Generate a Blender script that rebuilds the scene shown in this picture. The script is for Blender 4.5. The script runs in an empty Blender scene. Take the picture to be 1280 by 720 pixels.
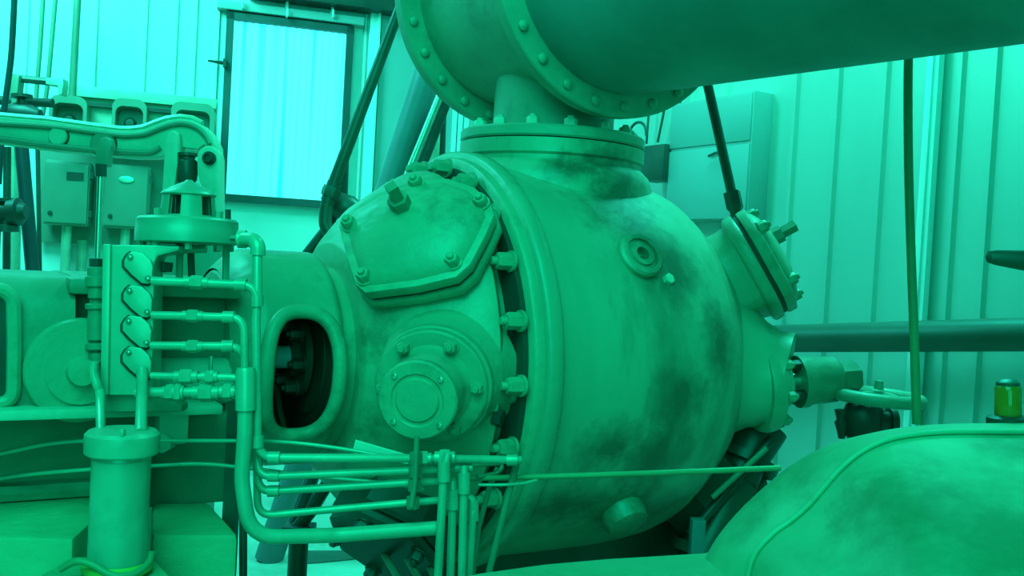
import bpy, bmesh, math, random
from mathutils import Vector, Matrix
from mathutils.bvhtree import BVHTree
random.seed(4)
PI = math.pi
SC = bpy.context.scene
COL = SC.collection
V = Vector

SC.view_settings.view_transform = 'Standard'
SC.view_settings.look = 'None'
SC.view_settings.gamma = 1
SC.view_settings.use_curve_mapping = False
SC.view_settings.exposure = 0
# ------------------------------------------------------------------ camera
FPX = 1200.0
CAM = V((0, 0, 1.35))
_p = math.atan(30 / FPX)
_r = math.radians(3.2)
FWD = V((0, math.cos(_p), -math.sin(_p)))
XH = V((1, 0, 0))
UH = XH.cross(FWD)
RT = XH * math.cos(_r) + UH * math.sin(_r)
UP = -XH * math.sin(_r) + UH * math.cos(_r)


def W(px, py, d):
    """a place in the room, d metres in front of the camera"""
    return CAM + d * (FWD + RT * ((px - 640) / FPX) + UP * ((360 - py) / FPX))


def ray(px, py):
    return (W(px, py, 1.0) - CAM).normalized()


def onplane(px, py, o, n):
    d = ray(px, py)
    return CAM + d * ((o - CAM).dot(n) / d.dot(n))


cd = bpy.data.cameras.new('camera')
cam = bpy.data.objects.new('camera', cd)
COL.objects.link(cam)
M = Matrix((RT, UP, -FWD)).transposed().to_4x4()
M.translation = CAM
cam.matrix_world = M
cd.sensor_width = 36
cd.lens = 36 * FPX / 1280
cd.clip_start = 0.05
SC.camera = cam

# ------------------------------------------------------------------ materials
MATS = {}


def mat(name, col, rough=.5, metal=0., var=.25, scale=6., stain=0., stain_col=(.02, .03, .02), stain_scale=3.5,
        bump=.0, emit=None, alpha=None, streak=False, spec=.5):
    m = bpy.data.materials.new(name)
    m.use_nodes = True
    nt = m.node_tree
    b = nt.nodes['Principled BSDF']
    b.inputs['Roughness'].default_value = rough
    b.inputs['Metallic'].default_value = metal
    b.inputs['Specular IOR Level'].default_value = spec
    tc = nt.nodes.new('ShaderNodeNewGeometry')
    src = tc.outputs['Position']
    if streak:
        mp = nt.nodes.new('ShaderNodeMapping')
        mp.inputs['Scale'].default_value = (1, 1, .22)
        nt.links.new(src, mp.inputs['Vector'])
        src = mp.outputs['Vector']
    n = nt.nodes.new('ShaderNodeTexNoise')
    n.inputs['Scale'].default_value = scale
    n.inputs['Detail'].default_value = 6
    nt.links.new(src, n.inputs['Vector'])
    rp = nt.nodes.new('ShaderNodeValToRGB')
    c = V(col)
    rp.color_ramp.elements[0].position = .3
    rp.color_ramp.elements[1].position = .7
    rp.color_ramp.elements[0].color = (*(c * (1 - var)), 1)
    rp.color_ramp.elements[1].color = (*(c * (1 + var * .6)), 1)
    nt.links.new(n.outputs['Fac'], rp.inputs['Fac'])
    out = rp.outputs['Color']
    if stain > 0:
        n2 = nt.nodes.new('ShaderNodeTexNoise')
        n2.inputs['Scale'].default_value = stain_scale
        n2.inputs['Detail'].default_value = 8
        n2.inputs['Roughness'].default_value = .65
        nt.links.new(src, n2.inputs['Vector'])
        r2 = nt.nodes.new('ShaderNodeValToRGB')
        r2.color_ramp.elements[0].position = .53
        r2.color_ramp.elements[1].position = .68
        r2.color_ramp.elements[0].color = (0, 0, 0, 1)
        r2.color_ramp.elements[1].color = (stain,) * 3 + (1,)
        nt.links.new(n2.outputs['Fac'], r2.inputs['Fac'])
        mx = nt.nodes.new('ShaderNodeMix')
        mx.data_type = 'RGBA'
        nt.links.new(r2.outputs['Color'], mx.inputs[0])
        nt.links.new(out, mx.inputs[6])
        mx.inputs[7].default_value = (*stain_col, 1)
        out = mx.outputs[2]
    nt.links.new(out, b.inputs['Base Color'])
    if bump:
        bp = nt.nodes.new('ShaderNodeBump')
        bp.inputs['Strength'].default_value = bump
        bp.inputs['Distance'].default_value = .01
        n3 = nt.nodes.new('ShaderNodeTexNoise')
        n3.inputs['Scale'].default_value = scale * 5
        n3.inputs['Detail'].default_value = 4
        nt.links.new(tc.outputs['Position'], n3.inputs['Vector'])
        nt.links.new(n3.outputs['Fac'], bp.inputs['Height'])
        nt.links.new(bp.outputs['Normal'], b.inputs['Normal'])
    if emit:
        b.inputs['Emission Color'].default_value = (*emit[0], 1)
        b.inputs['Emission Strength'].default_value = emit[1]
    MATS[name] = m
    return m


def blot(m, centres, col=(.03, .04, .03), amt=.85):
    """dark marks of their own shape mixed into the surface colour, for oil and painted shade: (place, radius, stretch downwards)"""
    nt = m.node_tree
    b = nt.nodes['Principled BSDF']
    cur = b.inputs['Base Color'].links[0].from_socket
    geo = nt.nodes.new('ShaderNodeNewGeometry')
    nz = nt.nodes.new('ShaderNodeTexNoise')
    nz.inputs['Scale'].default_value = 16
    nz.inputs['Detail'].default_value = 9
    nz.inputs['Roughness'].default_value = .7
    nt.links.new(geo.outputs['Position'], nz.inputs['Vector'])
    for c, rad, st in centres:
        mp = nt.nodes.new('ShaderNodeMapping')
        mp.inputs['Location'].default_value = (-c.x / rad, -c.y / rad, -c.z / rad / st)
        mp.inputs['Scale'].default_value = (1 / rad, 1 / rad, 1 / rad / st)
        nt.links.new(geo.outputs['Position'], mp.inputs['Vector'])
        ln = nt.nodes.new('ShaderNodeVectorMath')
        ln.operation = 'LENGTH'
        nt.links.new(mp.outputs['Vector'], ln.inputs[0])
        ad = nt.nodes.new('ShaderNodeMath')
        ad.operation = 'MULTIPLY_ADD'
        nt.links.new(nz.outputs['Fac'], ad.inputs[0])
        ad.inputs[1].default_value = 1.9
        nt.links.new(ln.outputs['Value'], ad.inputs[2])
        mr = nt.nodes.new('ShaderNodeMapRange')
        mr.inputs['From Min'].default_value = 2.15
        mr.inputs['From Max'].default_value = 1.15
        mr.inputs['To Min'].default_value = 0
        mr.inputs['To Max'].default_value = amt
        nt.links.new(ad.outputs[0], mr.inputs['Value'])
        mx = nt.nodes.new('ShaderNodeMix')
        mx.data_type = 'RGBA'
        nt.links.new(mr.outputs[0], mx.inputs[0])
        nt.links.new(cur, mx.inputs[6])
        mx.inputs[7].default_value = (*col, 1)
        cur = mx.outputs[2]
    nt.links.new(cur, b.inputs['Base Color'])


PAINT = mat('machine_paint', (.27, .38, .24), .40, 0, .22, 5, .75, (.09, .14, .08), 5.0, .3)
BARREL = mat('barrel_paint', (.27, .38, .25), .38, 0, .2, 5, .8, (.075, .12, .06), 3.6, .2, streak=True)
FRAMEP = mat('frame_paint', (.19, .27, .17), .45, 0, .2, 5, .6, (.06, .09, .05), 4, .25)
PALEP = mat('pale_paint', (.42, .55, .40), .45, 0, .15, 8, .3, (.2, .3, .18), 6, .15)
PIPEP = mat('big_pipe_paint', (.21, .285, .26), .5, 0, .25, 3, .3, (.06, .1, .07), 2.5, .15)
FLANGEP = mat('flange_paint', (.26, .36, .25), .45, 0, .2, 6, .5, (.1, .14, .1), 5, .2)
TUBE = mat('tube_paint', (.34, .47, .33), .34, .15, .15, 12, .3, (.15, .2, .12), 9)
STEEL = mat('bright_steel', (.55, .62, .5), .28, .85, .15, 10)
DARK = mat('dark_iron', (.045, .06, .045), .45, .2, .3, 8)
NAVY = mat('dark_rubber', (.03, .045, .05), .5, 0, .2, 6)
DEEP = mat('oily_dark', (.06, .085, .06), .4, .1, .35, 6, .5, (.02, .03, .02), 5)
WALL = mat('wall_sheet', (.72, .74, .70), .42, 0, .08, 1.2, 0, bump=.05, streak=True)
WALL2 = mat('wall_sheet_dull', (.50, .56, .50), .40, .25, .12, 1.5, .2, (.35, .42, .36), 1.2, streak=True)
GREYP = mat('grey_sheet', (.36, .42, .40), .5, 0, .08, 2)
TRIMW = mat('white_trim', (.8, .82, .8), .45, 0, .05, 3)
BOXP = mat('enclosure_paint', (.17, .26, .18), .42, 0, .1, 6)
CONC = mat('painted_concrete', (.32, .44, .24), .6, 0, .2, 6, .4, (.2, .3, .15), 4, .3)
FLOORM = mat('floor_concrete', (.42, .52, .42), .5, 0, .2, 2.5, .5, (.15, .2, .14), 2.2, .1)
DOMEP = mat('guard_paint', (.28, .41, .25), .45, 0, .2, 3, .5, (.13, .22, .12), 3.0, .12)
BLUEP = mat('blue_grey_tube', (.13, .19, .19), .45, 0, .15, 5)
YEL = mat('yellow_green_band', (.6, .5, .08), .5, 0, .2, 10)
RAILP = mat('rail_pipe', (.075, .10, .075), .45, 0, .2, 4)
GASK_SHADE = mat('gasket_and_shade', (.03, .05, .035), .7, 0, .1, 10)  # for cover gaskets and for dark rings that stand for shaded gaps
CORDG = mat('green_cord', (.24, .29, .14), .5, 0, .15, 5)
PAPER = mat('paper', (.55, .66, .5), .7, 0, .08, 8)
PANE = mat('fibreglass_pane', (.3, .5, .5), .5, 0, .05, 2, emit=((.075, 1.0, 1.05), 1.0))
def pane_streaks(m):
    # the sheet lets more daylight through on its crests than in its valleys
    nt = m.node_tree
    b = nt.nodes['Principled BSDF']
    g = nt.nodes.new('ShaderNodeNewGeometry')
    mp = nt.nodes.new('ShaderNodeMapping')
    mp.inputs['Scale'].default_value = (18, 5, .25)
    nt.links.new(g.outputs['Position'], mp.inputs['Vector'])
    n = nt.nodes.new('ShaderNodeTexNoise')
    n.inputs['Scale'].default_value = 1.0
    n.inputs['Detail'].default_value = 3
    nt.links.new(mp.outputs['Vector'], n.inputs['Vector'])
    r = nt.nodes.new('ShaderNodeValToRGB')
    r.color_ramp.elements[0].position = .33
    r.color_ramp.elements[1].position = .46
    r.color_ramp.elements[0].color = (.004, .83, 1.0, 1)
    r.color_ramp.elements[1].color = (.085, 1.0, 1.0, 1)
    nt.links.new(n.outputs['Fac'], r.inputs['Fac'])
    nt.links.new(r.outputs['Color'], b.inputs['Emission Color'])


pane_streaks(PANE)
FRAMEW = mat('window_frame_dark', (.05, .075, .07), .45, 0, .2, 6)
GLASSY = mat('amber_glass', (.5, .17, .015), .12, 0, .2, 6)
BELL = mat('bell_paint', (.27, .38, .27), .38, .1, .15, 9, .25, (.15, .2, .14), 8)

# ------------------------------------------------------------------ object helpers
LOC = {}


def tag(o, label=None, cat=None, group=None, kind=None):
    if label: o['label'] = label
    if cat: o['category'] = cat
    if group: o['group'] = group
    if kind: o['kind'] = kind
    return o


def thing(name, loc, label, cat, group=None):
    o = bpy.data.objects.new(name, None)
    o.empty_display_size = .05
    COL.objects.link(o)
    o.location = loc
    LOC[o] = V(loc)
    return tag(o, label, cat, group)


def sharp(bm, ang=35):
    for f in bm.faces: f.smooth = True
    a = math.radians(ang)
    for e in bm.edges:
        if len(e.link_faces) == 2 and e.calc_face_angle(0) > a:
            e.smooth = False


def add(name, bm, m, parent=None, label=None, bevel=0., ang=35, flat=False):
    """link a bmesh given in room coordinates as one mesh object"""
    bmesh.ops.recalc_face_normals(bm, faces=bm.faces)
    if bevel:
        es = [e for e in bm.edges if len(e.link_faces) == 2 and e.calc_face_angle(0) > .5]
        bmesh.ops.bevel(bm, geom=es, offset=bevel, segments=2, profile=.6, affect='EDGES', clamp_overlap=True)
    if not flat: sharp(bm, ang)
    lo = V([min(v.co[i] for v in bm.verts) for i in range(3)])
    hi = V([max(v.co[i] for v in bm.verts) for i in range(3)])
    o0 = V(((lo.x + hi.x) / 2, (lo.y + hi.y) / 2, lo.z))
    bmesh.ops.translate(bm, vec=-o0, verts=bm.verts)
    me = bpy.data.meshes.new(name)
    bm.to_mesh(me)
    bm.free()
    me.materials.append(m)
    o = bpy.data.objects.new(name, me)
    COL.objects.link(o)
    LOC[o] = o0
    if parent:
        o.parent = parent
        o.location = o0 - LOC[parent]
    else:
        o.location = o0
    if label: o['label'] = label
    return o


PROTO = {}


def inst(name, key, make, m, mx, parent):
    """a repeated part: shared mesh, own object, own matrix"""
    if key not in PROTO:
        bm = make()
        bmesh.ops.recalc_face_normals(bm, faces=bm.faces)
        sharp(bm)
        me = bpy.data.meshes.new(name)
        bm.to_mesh(me)
        bm.free()
        me.materials.append(m)
        PROTO[key] = me
    o = bpy.data.objects.new(name, PROTO[key])
    COL.objects.link(o)
    o.parent = parent
    q = mx.copy()
    q.translation = mx.translation - LOC[parent]
    o.matrix_local = q
    LOC[o] = mx.translation.copy()
    return o


def fr(o, z, x=None):
    z = V(z).normalized()
    h = V(x) if x is not None else (V((0, 0, 1)) if abs(z.z) < .9 else V((1, 0, 0)))
    xa = (h - z * h.dot(z)).normalized()
    ya = z.cross(xa)
    m = Matrix((xa, ya, z)).transposed().to_4x4()
    m.translation = V(o)
    return m


def lathe(prof, mx=None, n=48, bm=None, a0=0., a1=2 * PI):
    """profile of (radius, height) about local z"""
    bm = bm or bmesh.new()
    mx = mx or Matrix()
    full = abs(a1 - a0 - 2 * PI) < 1e-4
    k = n if full else n + 1
    rings = []
    for r, h in prof:
        if r < 1e-6:
            rings.append([bm.verts.new(mx @ V((0, 0, h)))])
        else:
            rings.append([bm.verts.new(mx @ V((r * math.cos(a0 + (a1 - a0) * i / n), r * math.sin(a0 + (a1 - a0) * i / n), h)))
                          for i in range(k)])
    for A, B in zip(rings, rings[1:]):
        for i in range(n):
            j = (i + 1) % k
            if len(A) == 1 and len(B) == 1: continue
            if len(A) == 1:
                bm.faces.new((A[0], B[i], B[j]))
            elif len(B) == 1:
                bm.faces.new((A[i], A[j], B[0]))
            else:
                bm.faces.new((A[i], A[j], B[j], B[i]))
    return bm


def disc(r, h0, h1, mx, n=48, ch=.0, bm=None):
    if ch:
        return lathe([(0, h0), (r - ch, h0), (r, h0 + ch), (r, h1 - ch), (r - ch, h1), (0, h1)], mx, n, bm)
    return lathe([(0, h0), (r, h0), (r, h1), (0, h1)], mx, n, bm)


def fillet(pts, rad):
    if not rad: return pts
    out = [pts[0]]
    for a, b, c in zip(pts, pts[1:], pts[2:]):
        u, w = (a - b), (c - b)
        lu, lw = u.length, w.length
        if lu < 1e-6 or lw < 1e-6: continue
        u /= lu
        w /= lw
        ang = u.angle(w, 0)
        if ang > PI - .05:
            out.append(b)
            continue
        t = min(rad / math.tan(ang / 2), lu * .48, lw * .48)
        p, q = b + u * t, b + w * t
        for i in range(7):
            k = i / 6
            out.append((1 - k) ** 2 * p + 2 * k * (1 - k) * b + k * k * q)
    out.append(pts[-1])
    return out


def smoothline(pts, n=6):
    out = []
    P = [pts[0]] + list(pts) + [pts[-1]]
    for i in range(1, len(P) - 2):
        a, b, c, d = P[i - 1:i + 3]
        for k in range(n):
            t = k / n
            out.append(.5 * ((2 * b) + (c - a) * t + (2 * a - 5 * b + 4 * c - d) * t * t + (3 * b - a - 3 * c + d) * t ** 3))
    out.append(pts[-1])
    return out


def tube(pts, r, rad=0., n=12, bm=None, caps=True):
    """round bar through points; r a number or one per point"""
    bm = bm or bmesh.new()
    pts = [V(p) for p in pts]
    if rad: pts = fillet(pts, rad)
    rs = r if isinstance(r, (list, tuple)) else [r] * len(pts)
    prev = None
    rings = []
    for i, p in enumerate(pts):
        t = ((pts[min(i + 1, len(pts) - 1)] - p).normalized() + (p - pts[max(i - 1, 0)]).normalized())
        t.normalize()
        if prev is None:
            h = V((0, 0, 1)) if abs(t.z) < .9 else V((1, 0, 0))
        else:
            h = prev
        x = (h - t * h.dot(t)).normalized()
        prev = x
        y = t.cross(x)
        rings.append([bm.verts.new(p + (x * math.cos(2 * PI * k / n) + y * math.sin(2 * PI * k / n)) * rs[i]) for k in range(n)])
    for A, B in zip(rings, rings[1:]):
        for k in range(n):
            bm.faces.new((A[k], A[(k + 1) % n], B[(k + 1) % n], B[k]))
    if caps:
        bm.faces.new(rings[0][::-1])
        bm.faces.new(rings[-1])
    return bm


def loop_tube(pts, r, n=12, bm=None):
    bm = bm or bmesh.new()
    N = len(pts)
    cen = sum(pts, V()) / N
    nrm = (pts[0] - cen).cross(pts[N // 4] - cen).normalized()
    rings = []
    for i, p in enumerate(pts):
        t = (pts[(i + 1) % N] - pts[i - 1]).normalized()
        x = (nrm - t * nrm.dot(t)).normalized()
        y = t.cross(x)
        rings.append([bm.verts.new(p + (x * math.cos(2 * PI * k / n) + y * math.sin(2 * PI * k / n)) * r) for k in range(n)])
    for i in range(N):
        A, B = rings[i], rings[(i + 1) % N]
        for k in range(n):
            bm.faces.new((A[k], A[(k + 1) % n], B[(k + 1) % n], B[k]))
    return bm


def box(c, size, axes=None, bm=None):
    """axes: three unit vectors"""
    bm = bm or bmesh.new()
    ax = axes or (V((1, 0, 0)), V((0, 1, 0)), V((0, 0, 1)))
    vs = []
    for k in range(8):
        s = [(-.5 if not (k >> i) & 1 else .5) for i in range(3)]
        vs.append(bm.verts.new(V(c) + sum((ax[i] * (s[i] * size[i]) for i in range(3)), V())))
    for f in ((0, 1, 3, 2), (4, 6, 7, 5), (0, 4, 5, 1), (2, 3, 7, 6), (0, 2, 6, 4), (1, 5, 7, 3)):
        bm.faces.new([vs[i] for i in f])
    return bm


def slab(pts, depth, bm=None):
    """outline given as room points, made thick along depth (a vector)"""
    bm = bm or bmesh.new()
    A = [bm.verts.new(p) for p in pts]
    B = [bm.verts.new(p + depth) for p in pts]
    bm.faces.new(A)
    bm.faces.new(B[::-1])
    n = len(pts)
    for i in range(n):
        bm.faces.new((A[i], B[i], B[(i + 1) % n], A[(i + 1) % n]))
    return bm


def hexnut(r, h, wash=1.25):
    def f():
        bm = lathe([(0, 0), (r * wash, 0), (r * wash, h * .18), (0, h * .18)], None, 16)
        lathe([(0, h * .18), (r, h * .18), (r, h * .85), (r * .86, h), (r * .5, h)], None, 6, bm)
        lathe([(r * .5, h * .9), (r * .5, h * 1.25), (r * .42, h * 1.32), (0, h * 1.32)], None, 10, bm)
        return bm
    return f


def fitting(name, p, d, r, l, m, parent, label=None):
    """hexagonal union on a pipe"""
    d = d.normalized()
    bm = lathe([(0, -l / 2), (r * .8, -l / 2), (r * .8, -l * .22), (r * .8, -l * .22)], fr(p, d), 12)
    lathe([(r * .5, -l * .25), (r, -l * .25), (r * 1.05, 0), (r, l * .25), (r * .5, l * .25)], fr(p, d), 6, bm)
    lathe([(r * .8, l * .22), (r * .8, l / 2), (0, l / 2)], fr(p, d), 12, bm)
    return add(name, bm, m, parent, label)


def pxs(L, z=None):
    return [W(p[0], p[1], p[2] if len(p) > 2 else z) for p in L]


def pipe_thing(name, pts, r, m, label, cat='pipe', rad=.0, group=None, n=12):
    o = add(name, tube(pts, r, rad, n), m)
    return tag(o, label, cat, group)


# ------------------------------------------------------------------ setting: walls and floor
KX = W(590, 360, 6.5)
K = V((KX.x, KX.y, 0))
yl, yr = math.radians(16), math.radians(59)
WLD = V((math.cos(yl), math.sin(yl), 0))      # along the left wall, towards the corner
WLN = V((math.sin(yl), -math.cos(yl), 0))     # out of the left wall into the room
WRD = V((math.cos(yr), -math.sin(yr), 0))     # along the right wall, away from the corner
WRN = V((-math.sin(yr), -math.cos(yr), 0))    # into the room
ZU = V((0, 0, 1))


def onl(px, py, off=0.): return onplane(px, py, K + WLN * off, WLN)


def onr(px, py, off=0.): return onplane(px, py, K + WRN * off, WRN)


def ribwall(name, d, nrm, t0, t1, ribs, m, top=4.2, w=.035, h=.028):
    prof = [(t0, 0)]
    for t, ww in sorted(ribs):
        prof += [(t - ww, 0), (t - ww * .5, h), (t + ww * .5, h), (t + ww, 0)]
    prof.append((t1, 0))
    bm = bmesh.new()
    A = [bm.verts.new(K + d * t + nrm * o) for t, o in prof]
    B = [bm.verts.new(K + d * t + nrm * o + ZU * top) for t, o in prof]
    for i in range(len(A) - 1):
        bm.faces.new((A[i], A[i + 1], B[i + 1], B[i]))
    # thickness behind
    C = [bm.verts.new(K + d * t0 - nrm * .06), bm.verts.new(K + d * t1 - nrm * .06)]
    D = [bm.verts.new(c.co + ZU * top) for c in C]
    bm.faces.new((C[1], C[0], D[0], D[1]))
    bm.faces.new((A[0], B[0], D[0], C[0]))
    bm.faces.new((A[-1], C[1], D[1], B[-1]))
    return tag(add(name, bm, m, None, flat=True), kind='structure')


def tl(px, py=130): return (onl(px, py) - K).dot(WLD)


def tr(px, py=200): return (onr(px, py) - K).dot(WRD)


lr = [(tl(x), .014) for x in (-260, -170, -110, -30, 30, 92, 116, 178, 216, 240, 268, 452)]
ribwall('wall_left', WLD, WLN, -8, .0, lr, WALL, w=.03, h=.018)
rr = [(tr(x), .02) for x in (700, 860, 906, 991, 1043, 1102, 1165, 1195, 1238, 1315, 1400, 1500)]
rr += [(tr(1430) + .4 * k, .03) for k in range(2, 8)]
rr[-6:] = [(t_, .02) for t_, _ in rr[-6:]]
ribwall('wall_right', WRD, WRN, 0, 7.5, rr, WALL2, h=.016)
# bright double cover strip on the right wall
t = tr(1168)
for k in (-.012, .012):
    pass
bm = box(K + WRD * t + WRN * .03 + ZU * 2.1, (.05, .03, 4.2), (WRD, WRN, ZU))
box(K + WRD * t + WRN * .048 + ZU * 2.1, (.012, .012, 4.2), (WRD, WRN, ZU), bm)
tag(add('trim_1', bm, TRIMW), kind='structure')
# flat grey sheet and white corner post between window and corner
ta, tb = tl(470, 150), tl(566, 150)
tag(add('wall_corner', box(K + WLD * ((ta + tb) / 2) + WLN * .02 + ZU * 2.1, (tb - ta, .03, 4.2), (WLD, WLN, ZU)), GREYP), kind='structure')
bm = box(K + WLD * tl(461, 150) + WLN * .035 + ZU * 2.1, (.06, .06, 4.2), (WLD, WLN, ZU))
box(K + WLD * tl(466, 150) + WLN * .07 + ZU * 2.1, (.02, .02, 4.2), (WLD, WLN, ZU), bm)
tag(add('trim_2', bm, TRIMW, bevel=.004), kind='structure')
bm = bmesh.new()
for k, xx in enumerate((566, 573, 580)):
    box(K + WLD * tl(xx, 160) + WLN * (.03 + .01 * k) + ZU * 2.1, (.03, .04, 4.2), (WLD, WLN, ZU), bm)
tag(add('trim_3', bm, TRIMW), kind='structure')
bm = bmesh.new()
box(V((0, 3.2, -.05)), (14, 12, .1), None, bm)
tag(add('floor', bm, FLOORM), kind='structure')
# dark purlin above the window
bq = [onl(330, -12, .14), onl(560, 22, .14), onl(560, -30, .14), onl(330, -60, .14)]
zc = onl(440, 6, .14).z
bm = box(K + WLD * tl(470, 5) + WLN * .09 + ZU * (zc + .07), (1.6, .16, .17), (WLD, WLN, ZU))
tag(add('ceiling_beam', bm, DARK, bevel=.006), kind='structure')

# ------------------------------------------------------------------ window
w0 = [onl(x, y, .06) for x, y in ((284, 15), (444, 33), (430, 262), (272, 250))]
tt = [(p - K).dot(WLD) for p in w0]
tL, tR = (tt[0] + tt[3]) / 2, (tt[1] + tt[2]) / 2
zT, zB = (w0[0].z + w0[1].z) / 2, (w0[2].z + w0[3].z) / 2
wc = K + WLD * ((tL + tR) / 2) + ZU * ((zT + zB) / 2)
win = bpy.data.objects.new('window_1', None)
COL.objects.link(win)
win.location = wc + ZU * (zB - wc.z)
LOC[win] = V(win.location)
tag(win, 'bright translucent corrugated window in a dark frame beside the wall boxes', 'window', kind='structure')
fw = .045
bm = bmesh.new()
for tc_, zz, sx, sz in (((tL + tR) / 2, zT - fw / 2, tR - tL, fw), ((tL + tR) / 2, zB + fw / 2, tR - tL, fw),
                        (tL + fw / 2, (zT + zB) / 2, fw, zT - zB), (tR - fw / 2, (zT + zB) / 2, fw, zT - zB)):
    box(K + WLD * tc_ + WLN * .035 + ZU * zz, (sx, .07, sz), (WLD, WLN, ZU), bm)
add('window_frame', bm, FRAMEW, win)
bm = bmesh.new()
ng = 96
rowa, rowb = [], []
for i in range(ng + 1):
    t = tL + fw * .8 + (tR - tL - 1.6 * fw) * i / ng
    o = .03 + .006 * math.sin(i * 2 * PI / 6)
    rowa.append(bm.verts.new(K + WLD * t + WLN * o + ZU * (zB + fw * .8)))
    rowb.append(bm.verts.new(K + WLD * t + WLN * o + ZU * (zT - fw * .8)))
for i in range(ng):
    bm.faces.new((rowa[i], rowa[i + 1], rowb[i + 1], rowb[i]))
add('pane', bm, PANE, win)
bm = box(K + WLD * ((tL + tR) / 2) + WLN * .045 + ZU * (zT + .035), (tR - tL + .12, .09, .05), (WLD, WLN, ZU))
add('head_flashing', bm, GREYP, win, bevel=.005)
p = onl(281, 79, .09)
bm = tube([p, p - WLD * .1 + ZU * .005], [.013, .006], 0, 8)
box(p, (.02, .04, .05), (WLD, WLN, ZU), bm)
add('latch', bm, DARK, win)
for i, (x, y0, y1, lab) in enumerate(((359, -4, 20, 'pale strap hook above the middle of the window'), (416, 4, 21, 'pale strap hook above the right end of the window'),
                                      (303, -6, 10, 'pale strap hook above the left end of the window'))):
    a, b = onl(x, y0, .10), onl(x, y1, .10)
    bm = box((a + b) / 2 - WLN * .03, (.018, .012, (a - b).length), (WLD, WLN, ZU))
    tube([b - WLN * .03, b + WLN * .015 + WLD * .002, b + ZU * .04 + WLN * .02], .007, .01, 8, bm)
    tag(add('strap_hook', bm, TRIMW), lab, 'hook', 'strap hooks above the window')

# ------------------------------------------------------------------ lights
SKY = (.006, 1.0, .60)
wd = bpy.data.worlds.new('world')
SC.world = wd
wd.use_nodes = True
bg = wd.node_tree.nodes['Background']
bg.inputs[0].default_value = (*SKY, 1)
bg.inputs[1].default_value = .075


def area(name, loc, target, size, power, col=SKY, sy=None):
    l = bpy.data.lights.new(name, 'AREA')
    l.shape = 'RECTANGLE'
    l.size = size
    l.size_y = sy or size
    l.energy = power
    l.color = col
    o = bpy.data.objects.new(name, l)
    COL.objects.link(o)
    o.matrix_world = fr(loc, V(loc) - V(target))
    return o


area('overhead_fill', (-.7, -.9, 4.1), (-.1, 2.4, .9), 2.8, 190, SKY)  # added overhead lamp, unseen, giving the machine its main light
area('front_fill', (.1, -2.6, 2.0), (-.2, 2.4, 1.0), 2.2, 62, SKY)  # added frontal lamp, unseen, to reach the rod inside the opening
area('overhead_fill', (-3.0, 3.6, 4.1), (-2.6, 6.0, 2.0), 1.6, 230, (.05, 1, .84))  # added lamp, unseen, that overexposes the left wall
area('overhead_fill', (1.15, 3.7, 4.15), (2.1, 3.1, 1.4), 1.3, 190, (.03, 1, .74))  # added lamp, unseen, that brightens the right wall

# ------------------------------------------------------------------ compressor cylinder
RC = W(556, 446, 2.6)
ya = math.radians(30.5)
AX = V((math.cos(ya), math.sin(ya), 0))       # along the piston rod, away to the right
RD = V((math.sin(ya), -math.cos(ya), 0))      # square to it, towards the viewer


def MP(s, o=0., u=0.): return RC + AX * s + RD * o + ZU * u


def dirp(phi): return ZU * math.cos(phi) + RD * math.sin(phi)


CL = .60
comp = thing('compressor_cylinder', MP(.28, 0, -.62), 'large green horizontal compressor cylinder with bolted conical heads in the middle of the room', 'compressor')
AXM = fr(RC, AX)
prof_b = [(.30, -.02), (.545, -.02), (.553, -.012), (.553, .018), (.545, .026), (.536, .03), (.533, .08), (.535, .2), (.535, .36), (.53, .45), (.52, .525), (.505, .58), (.30, .60)]
bmB = lathe(prof_b, AXM, 128)
bmB.normal_update()
bvhB = BVHTree.FromBMesh(bmB)
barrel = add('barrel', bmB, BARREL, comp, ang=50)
prof_f = [(.20, -.375), (.228, -.375), (.228, -.345), (.285, -.345), (.292, -.340), (.30, -.332), (.33, -.315), (.40, -.255), (.465, -.165), (.488, -.125), (.492, -.108), (.484, -.098), (.44, -.095), (.44, -.045), (.53, -.045), (.535, -.040), (.535, -.02), (.2, -.02)]
bmF = lathe(prof_f, AXM, 128)
bmF.normal_update()
bvhF = BVHTree.FromBMesh(bmF)
fhead = add('cylinder_head', bmF, PAINT, comp, ang=50)
prof_r = [(.2, .595), (.50, .585), (.485, .615), (.44, .68), (.36, .77), (.29, .85), (.25, .90), (.22, .94), (.18, .97), (.0, .98)]
bmR = lathe(prof_r, AXM, 128)
bmR.normal_update()
bvhR = BVHTree.FromBMesh(bmR)
add('joint_shade_ring', lathe([(.43, -.06), (.508, -.06), (.508, -.046), (.43, -.046)], AXM, 128), GASK_SHADE, comp)  # dark ring standing for shade and oily grime in the groove
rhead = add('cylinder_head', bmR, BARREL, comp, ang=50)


def hit(px, py, *trees):
    d = ray(px, py)
    best = None
    for t_ in trees:
        h = t_.ray_cast(CAM, d)
        if h[0] is not None and (best is None or h[3] < best[3]): best = h
    n = best[1]
    if n.dot(d) > 0: n = -n
    return best[0], n


# ring of nuts on the joint, pointing along the shaft towards the frame
for k in range(22):
    phi = math.radians(-40 + 360 / 22 * k)
    if not (-45 < math.degrees(phi) < 215): continue
    inst('head_nut', 'head_nut2', hexnut(.020, .042), PAINT, fr(MP(-.058) + dirp(phi) * .506, -AX), fhead)

# ---- upper valve cover on the near head (outline unprojected on its own tilted plane)
phv = math.radians(47)
nv = (-AX * .62 + dirp(phv) * .78).normalized()
ov = W(519, 290, 2.26)

def clearplane(o, n, pts, tree, gap):
    # slide the plane out until every outline point clears the casting
    for _ in range(80):
        ok = True
        for x, y in pts:
            q_ = onplane(x, y, o, n)
            h_ = tree.ray_cast(q_ + n * .6, -n)
            if h_[0] is not None and (q_ - h_[0]).dot(n) < gap: ok = False
        if ok: return o
        o = o + n * .005
    return o


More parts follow.
